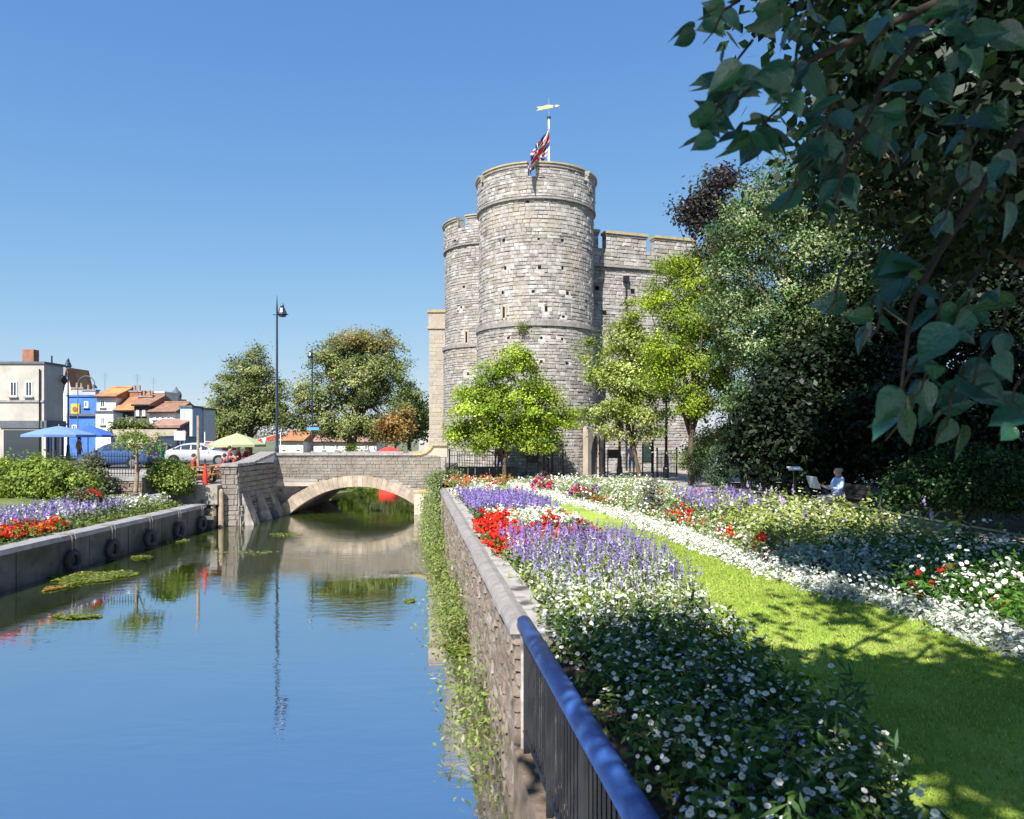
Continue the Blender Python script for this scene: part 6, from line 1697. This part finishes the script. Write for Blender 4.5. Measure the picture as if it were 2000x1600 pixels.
q = P(393, 0, 45); car('parked_car', 'silver car parked left of the green parasol', (q.x, 45, ZR+.01), R(3), paint('silver car paint', (.62,.63,.66), .5), 4.3, 1.74, 1.42, 'saloon')
q = P(331, 0, 48.5); car('parked_car', 'dark blue tall car seen from behind, with spare wheel', (q.x, 50.6, ZR+.01), R(84), paint('dark car paint', (.02,.022,.04)), 4.3, 1.85, 1.85, 'suv')
e = [o for o in COL.objects if o.name.startswith('parked_car')][-1]
MB().lathe([(.05,-.1),(.33,-.1),(.36,-.04),(.36,.06),(.05,.1)], (-2.27,.1,1.05), 18, 'x').build('spare_wheel', M['metal'], e)

# television aerials on the roofs
for (u, v, Y, lab) in ((205, 757, 64, 'thin television aerial on the broad orange roof'), (300, 764, 71, 'thin television aerial on the tall blank white house'), (268, 760, 63, 'thin television aerial by the brick chimney')):
    q = P(u, v, Y); e = empty('aerial', (q.x, Y, q.z), lab, 'aerial', 'roof aerials')
    MB().tube([(q.x,Y,q.z-.6),(q.x,Y,q.z+1.3)], .02, 5).build('mast', M['metal'], e)
    for k in range(4): MB().bar((q.x-.35+.03*k, Y, q.z+1.2-.14*k),(q.x+.35-.03*k, Y, q.z+1.2-.14*k), .015).build('element', M['metal'], e)
# ------------------------------------------------------------------ people
SKIN = mk('skin', (.50,.30,.21), rough=.55, noise=None, bump=None)
def cloth_m(n, c): return mk(n, c, rough=.9, noise=(8,.15), bump=(30,.2))
def person(name, label, loc, rz, pose, shirt, legs, hair, shorts=False, sleeves='short', bald=False, scale=1.0, shoe=None):
    """body grown with a skin modifier from posed joints, facing local +x; clothing by material on the one mesh"""
    J, E = {}, []
    def j(n, p, r, par=None):
        J[n] = (Vector(p)*scale, r*scale)
        if par: E.append((par, n))
    sit = pose in ('sit', 'read')
    hz = .47 if sit else .93
    lean = -.10 if pose == 'read' else (.03 if sit else .0)
    j('pelvis', (0,0,hz+.02), .145); j('spine', (lean*.5,0,hz+.22), .135, 'pelvis'); j('chest', (lean,0,hz+.42), .15, 'spine')
    j('neck', (lean+.01,0,hz+.575), .06, 'chest'); hx = lean+.03
    j('jaw', (hx+.03,0,hz+.655), .075, 'neck'); j('skull', (hx+.01,0,hz+.74), .098, 'jaw'); j('crown', (hx,0,hz+.81), .07, 'skull')
    j('nose', (hx+.125,0,hz+.695), .016, 'jaw')
    for s, t_ in ((1,'l'), (-1,'r')):
        j('sh'+t_, (lean,s*.18,hz+.50), .072, 'chest')
        if pose == 'read':
            el, wr_ = (lean+.12,s*.24,hz+.22), (lean+.36,s*.17,hz+.30)
        elif pose == 'sit':
            el, wr_ = (.08,s*.25,hz+.24), (.32,s*.15,hz+.26)
        elif pose == 'walk':
            el, wr_ = (-.05*s,s*.25,hz+.22), (.10*s+.05,s*.26,hz-.02)
        else:
            el, wr_ = (-.03,s*.25,hz+.22), (.06,s*.24,hz-.02)
        el, wr_ = Vector(el), Vector(wr_)
        j('el'+t_, el, .05, 'sh'+t_); j('wr'+t_, wr_, .034, 'el'+t_)
        d = (wr_-el).normalized(); side = Vector((0,-s,0)); side = (side - d*side.dot(d)).normalized(); up = d.cross(side)
        j('pa'+t_, wr_+d*.07, .036, 'wr'+t_)
        for k in range(4):
            o_ = side*(.03-.02*k)
            b_ = wr_+d*(.12)+o_
            j(f'f{k}'+t_, b_, .011, 'pa'+t_); j(f'g{k}'+t_, b_+d*(.045-.006*abs(k-1))+side*.012*s*0+up*.02, .009, f'f{k}'+t_)
        j('th'+t_, wr_+d*.06+side*.055, .012, 'pa'+t_); j('ti'+t_, wr_+d*.10+side*.06, .010, 'th'+t_)
        j('hi'+t_, (0,s*.09,hz-.02), .095, 'pelvis')
        if sit:
            kn, an = (.44,s*.12,hz+.02), (.46+.02*s,s*.12,.09)
        elif pose == 'walk':
            kn, an = (.12*s+.04,s*.09,.5), (.10*s-.10,s*.09,.09)
        else:
            kn, an = (.02,s*.1,.5), (-.01,s*.1,.09)
        j('kn'+t_, kn, .066, 'hi'+t_); j('an'+t_, an, .043, 'kn'+t_); j('to'+t_, (an[0]+.15,an[1],.04), .038, 'an'+t_)
    names = list(J); ix = {n: i for i, n in enumerate(names)}
    bm = bmesh.new(); sk = bm.verts.layers.skin.verify()
    vs = []
    for n in names:
        v = bm.verts.new(J[n][0]); v[sk].radius = (J[n][1], J[n][1]); vs.append(v)
    vs[ix['pelvis']][sk].use_root = True
    for a, b in E: bm.edges.new((vs[ix[a]], vs[ix[b]]))
    me = bpy.data.meshes.new('sk'); bm.to_mesh(me); bm.free()
    tmp = bpy.data.objects.new('sk', me); COL.objects.link(tmp)
    m1 = tmp.modifiers.new('s', 'SKIN'); m1.use_smooth_shade = True
    m2 = tmp.modifiers.new('d', 'SUBSURF'); m2.levels = 1; m2.render_levels = 1
    dg = bpy.context.evaluated_depsgraph_get()
    body = bpy.data.meshes.new_from_object(tmp.evaluated_get(dg))
    bpy.data.objects.remove(tmp, do_unlink=True)
    body.name = 'body'
    body.materials.clear()
    for m_ in (SKIN, shirt, legs, shoe or M['black']): body.materials.append(m_)
    cls = {}
    for n in names:
        if n in ('pelvis','spine','chest') or n[:2] == 'sh': c = 1
        elif n[:2] == 'el': c = 1 if sleeves == 'long' else 0
        elif n[:2] == 'hi': c = 2
        elif n[:2] == 'kn': c = 2
        elif n[:2] == 'an': c = 0 if shorts else 2
        elif n[:2] == 'to': c = 3
        else: c = 0
        cls[n] = c
    segs = []
    for a, b in E:
        pa, pb_ = J[a][0], J[b][0]
        c = cls[b]
        if a[:2] == 'sh' and b[:2] == 'el': c = 1
        if a[:2] == 'el': c = 1 if sleeves == 'long' else 0
        if a[:2] == 'kn': c = 0 if shorts else 2
        if a == 'chest' and b == 'neck': c = 1
        segs.append((pa, pb_, c, b))
    for p in body.polygons:
        best, bc = 1e9, 0
        for (pa, pb_, c, nm) in segs:
            ab = pb_-pa; t_ = max(0, min(1, (p.center-pa).dot(ab)/max(ab.length_squared,1e-9)))
            dd_ = (p.center-(pa+ab*t_)).length_squared
            if dd_ < best:
                best, bc = dd_, c
                if nm[:2] == 'el' and sleeves == 'short' and t_ > .75: bc = 0
                if nm == 'neck' and t_ > .55: bc = 0
        p.material_index = bc
        p.use_smooth = True
    e = empty(name, loc, label, 'person', rz=rz, local=True)
    obj('body', body, None, e)
    sc_, rr = J['skull']
    hm = MB(); hm.smooth = True
    n_, m_ = 12, 8
    for a in range(m_+1):
        ph = math.pi*.5*a/m_*(1.15)
        for b in range(n_):
            t_ = 2*math.pi*b/n_
            f_ = 1.0 if math.cos(t_) < .4 else .8
            rad = (.118 if not bald else .112)*scale
            q = Vector((math.sin(ph)*math.cos(t_)*rad*f_ - .012, math.sin(ph)*math.sin(t_)*rad*.9, math.cos(ph)*rad*1.05))
            hm.v.append(tuple(sc_ + q + Vector((-.01,0,.015))))
    for a in range(1 if bald else 0, m_):
        for b in range(n_):
            if bald and a < m_*.62: continue
            hm.face((a*n_+b, a*n_+(b+1)%n_, (a+1)*n_+(b+1)%n_, (a+1)*n_+b))
    hm.build('hair', hair, e)
    return e
H_D = mk('dark hair', (.03,.02,.015), rough=.7, noise=None, bump=None)
H_G = mk('grey hair', (.32,.30,.28), rough=.8, noise=None, bump=None)
denim = cloth_m('denim', (.10,.17,.32)); blue_s = cloth_m('pale blue shirt', (.42,.58,.86)); lav = cloth_m('lavender shirt', (.34,.30,.46))
red_s = cloth_m('red shirt', (.45,.03,.03)); dark_s = cloth_m('dark top', (.03,.03,.035)); khaki = cloth_m('grey trousers', (.30,.31,.36)); maroon = cloth_m('maroon top', (.28,.02,.05))
# seated reader on a bench in the shade
bx, by = 8.85, 19.6
person('person', 'person in pale blue shirt seated on a bench reading a newspaper', (bx, by, ZL+.02), R(188), 'read', blue_s, khaki, H_G, sleeves='long', bald=True)
bn = empty('park_bench', (bx+.1, by, ZL+.02), 'dark wooden park bench under the seated reader', 'bench', rz=R(188), local=True)
for k in range(4): MB().box(-.28+k*.13, -.28+k*.13+.11, -.75, .75, .31, .345).build('seat_slat', M['wood_d'], bn)
for k in range(3): MB().box(-.36-.02*k, -.335-.02*k, -.75, .75, .45+k*.14, .56+k*.14).build('back_slat', M['wood_d'], bn)
for sy in (-.65,.65):
    MB().bar((.2,sy,0),(.2,sy,.31),.06).build('leg', M['black'], bn); MB().bar((-.3,sy,0),(-.42,sy,.9),.05).build('leg', M['black'], bn)
    MB().bar((-.34,sy,.55),(.25,sy,.55),.05).build('armrest', M['black'], bn)
pm = mk('newsprint', (.55,.57,.60), rough=.85, noise=(25,.4), bump=None)
npo = empty('newspaper', (bx-.5, by, 2.55), 'open newspaper held by the seated reader', 'newspaper', rz=R(188), local=True)
mb = MB()
mb.prism([(0.06,-.26,0),(0,0,-.02),(.1,0,.32),(.18,-.26,.33)], (.008,0,.0)); mb.build('page', pm, npo)
mb = MB(); mb.prism([(0.06,.26,0),(0,0,-.02),(.1,0,.32),(.18,.26,.33)], (.008,0,.0)); mb.build('page', pm, npo)
# added pale panel on a post, standing in for an unclear pale streak
q = P(1552, 915, 21.5); e = empty('pale_panel', (q.x, 21.5, 1.8), 'added pale slanted panel on a post in the deep shade left of the reader', 'sign')
MB().bar((q.x,21.5,1.8),(q.x,21.5,q.z-.03),.07).build('post', M['black'], e)
MB().obox((q.x,21.5,q.z), (.2,0,0), (0,.12,.04), (0,-.006,.012)).build('panel', M['white'], e)
# standing visitor by the gate, others in the street
q = P(1233, 0, 37.6); person('person', 'person in lavender shirt and blue shorts standing by the map board', (q.x, 37.4, 1.82), R(95), 'stand', lav, cloth_m('blue shorts', (.10,.20,.45)), H_D, shorts=True, shoe=cloth_m('tan shoes', (.35,.16,.08)))
q = P(962, 0, 38); person('person', 'person in dark clothes half hidden by the round tree trunk', (P(977,0,38).x, 38.2, 1.82), R(-60), 'walk', dark_s, denim, H_D, sleeves='long')
for (u, Y, rz, sh, lab) in ((468, 39.2, 200, red_s, 'person in a red top seated under the green parasol, left of two'), (484, 39.4, 160, red_s, 'person in a red top seated under the green parasol, right of two'), (447, 38.0, 20, maroon, 'person in a maroon top seated at the street edge near the pillar')):
    q = P(u, 0, Y)
    person('person', lab, (q.x, Y, ZR), R(rz), 'sit', sh, dark_s, H_D, sleeves='short')
    ch = empty('cafe_chair', (q.x, Y, ZR), 'dark cafe chair under the ' + lab.replace('person in a', 'sitter in').replace(' seated', ''), 'chair', rz=R(rz), local=True)
    MB().box(-.2,.22,-.21,.21,.31,.345).build('seat', M['wood_d'], ch)
    MB().box(-.24,-.21,-.2,.2,.5,.85).build('backrest', M['wood_d'], ch)
    for sx in (-.2,.19):
        for sy in (-.18,.18): MB().bar((sx,sy,0),(sx,sy,.31 if sx > 0 else .85),.03).build('leg', M['black'], ch)
q = P(720, 0, 41); person('person', 'person with blue top crossing the bridge beside the red parasol', (q.x, 41, 2.32), R(180), 'walk', denim, dark_s, H_D, scale=.62)
q = P(145, 0, 45); person('person', 'person in an orange top under the blue parasols', (q.x, 45.5, ZR), R(0), 'stand', cloth_m('orange top', (.55,.22,.08)), dark_s, H_D)
# low fence along the right bed
fe = empty('low_fence', (8, 16, ZL), 'low metal rail fence behind the right flower bed', 'fence')
ys_f = [24.5,23.2,21.9,20.2,18.5,17.1,15.75,14.5,13.3,11.6,10,8,6,4,2]
pts = [Vector((FX(y), y, 2.32)) for y in ys_f]
for a, b in zip(pts, pts[1:]):
    MB().bar(a, b, .035).build('rail', M['metal'], fe)
    MB().bar(a-Vector((0,0,.26)), b-Vector((0,0,.26)), .025).build('rail', M['black'], fe)
for p_ in pts:
    MB().bar((p_.x,p_.y,1.7), (p_.x,p_.y,2.345), .045).build('post', M['black'], fe)

# people at the terrace tables
for (x, y, rz, sh, lab) in ((-14.45, 32.45, 10, red_s, 'person in a red top at the orange picnic table, left side'), (-13.1, 32.75, 190, maroon, 'person in a maroon top at the orange picnic table, beside the pillar'), (-13.35, 34.7, 180, red_s, 'person in a red top at the picnic table set back on the terrace')):
    person('person', lab, (x, y, 1.83), R(rz), 'sit', sh, dark_s, H_D, sleeves='long')
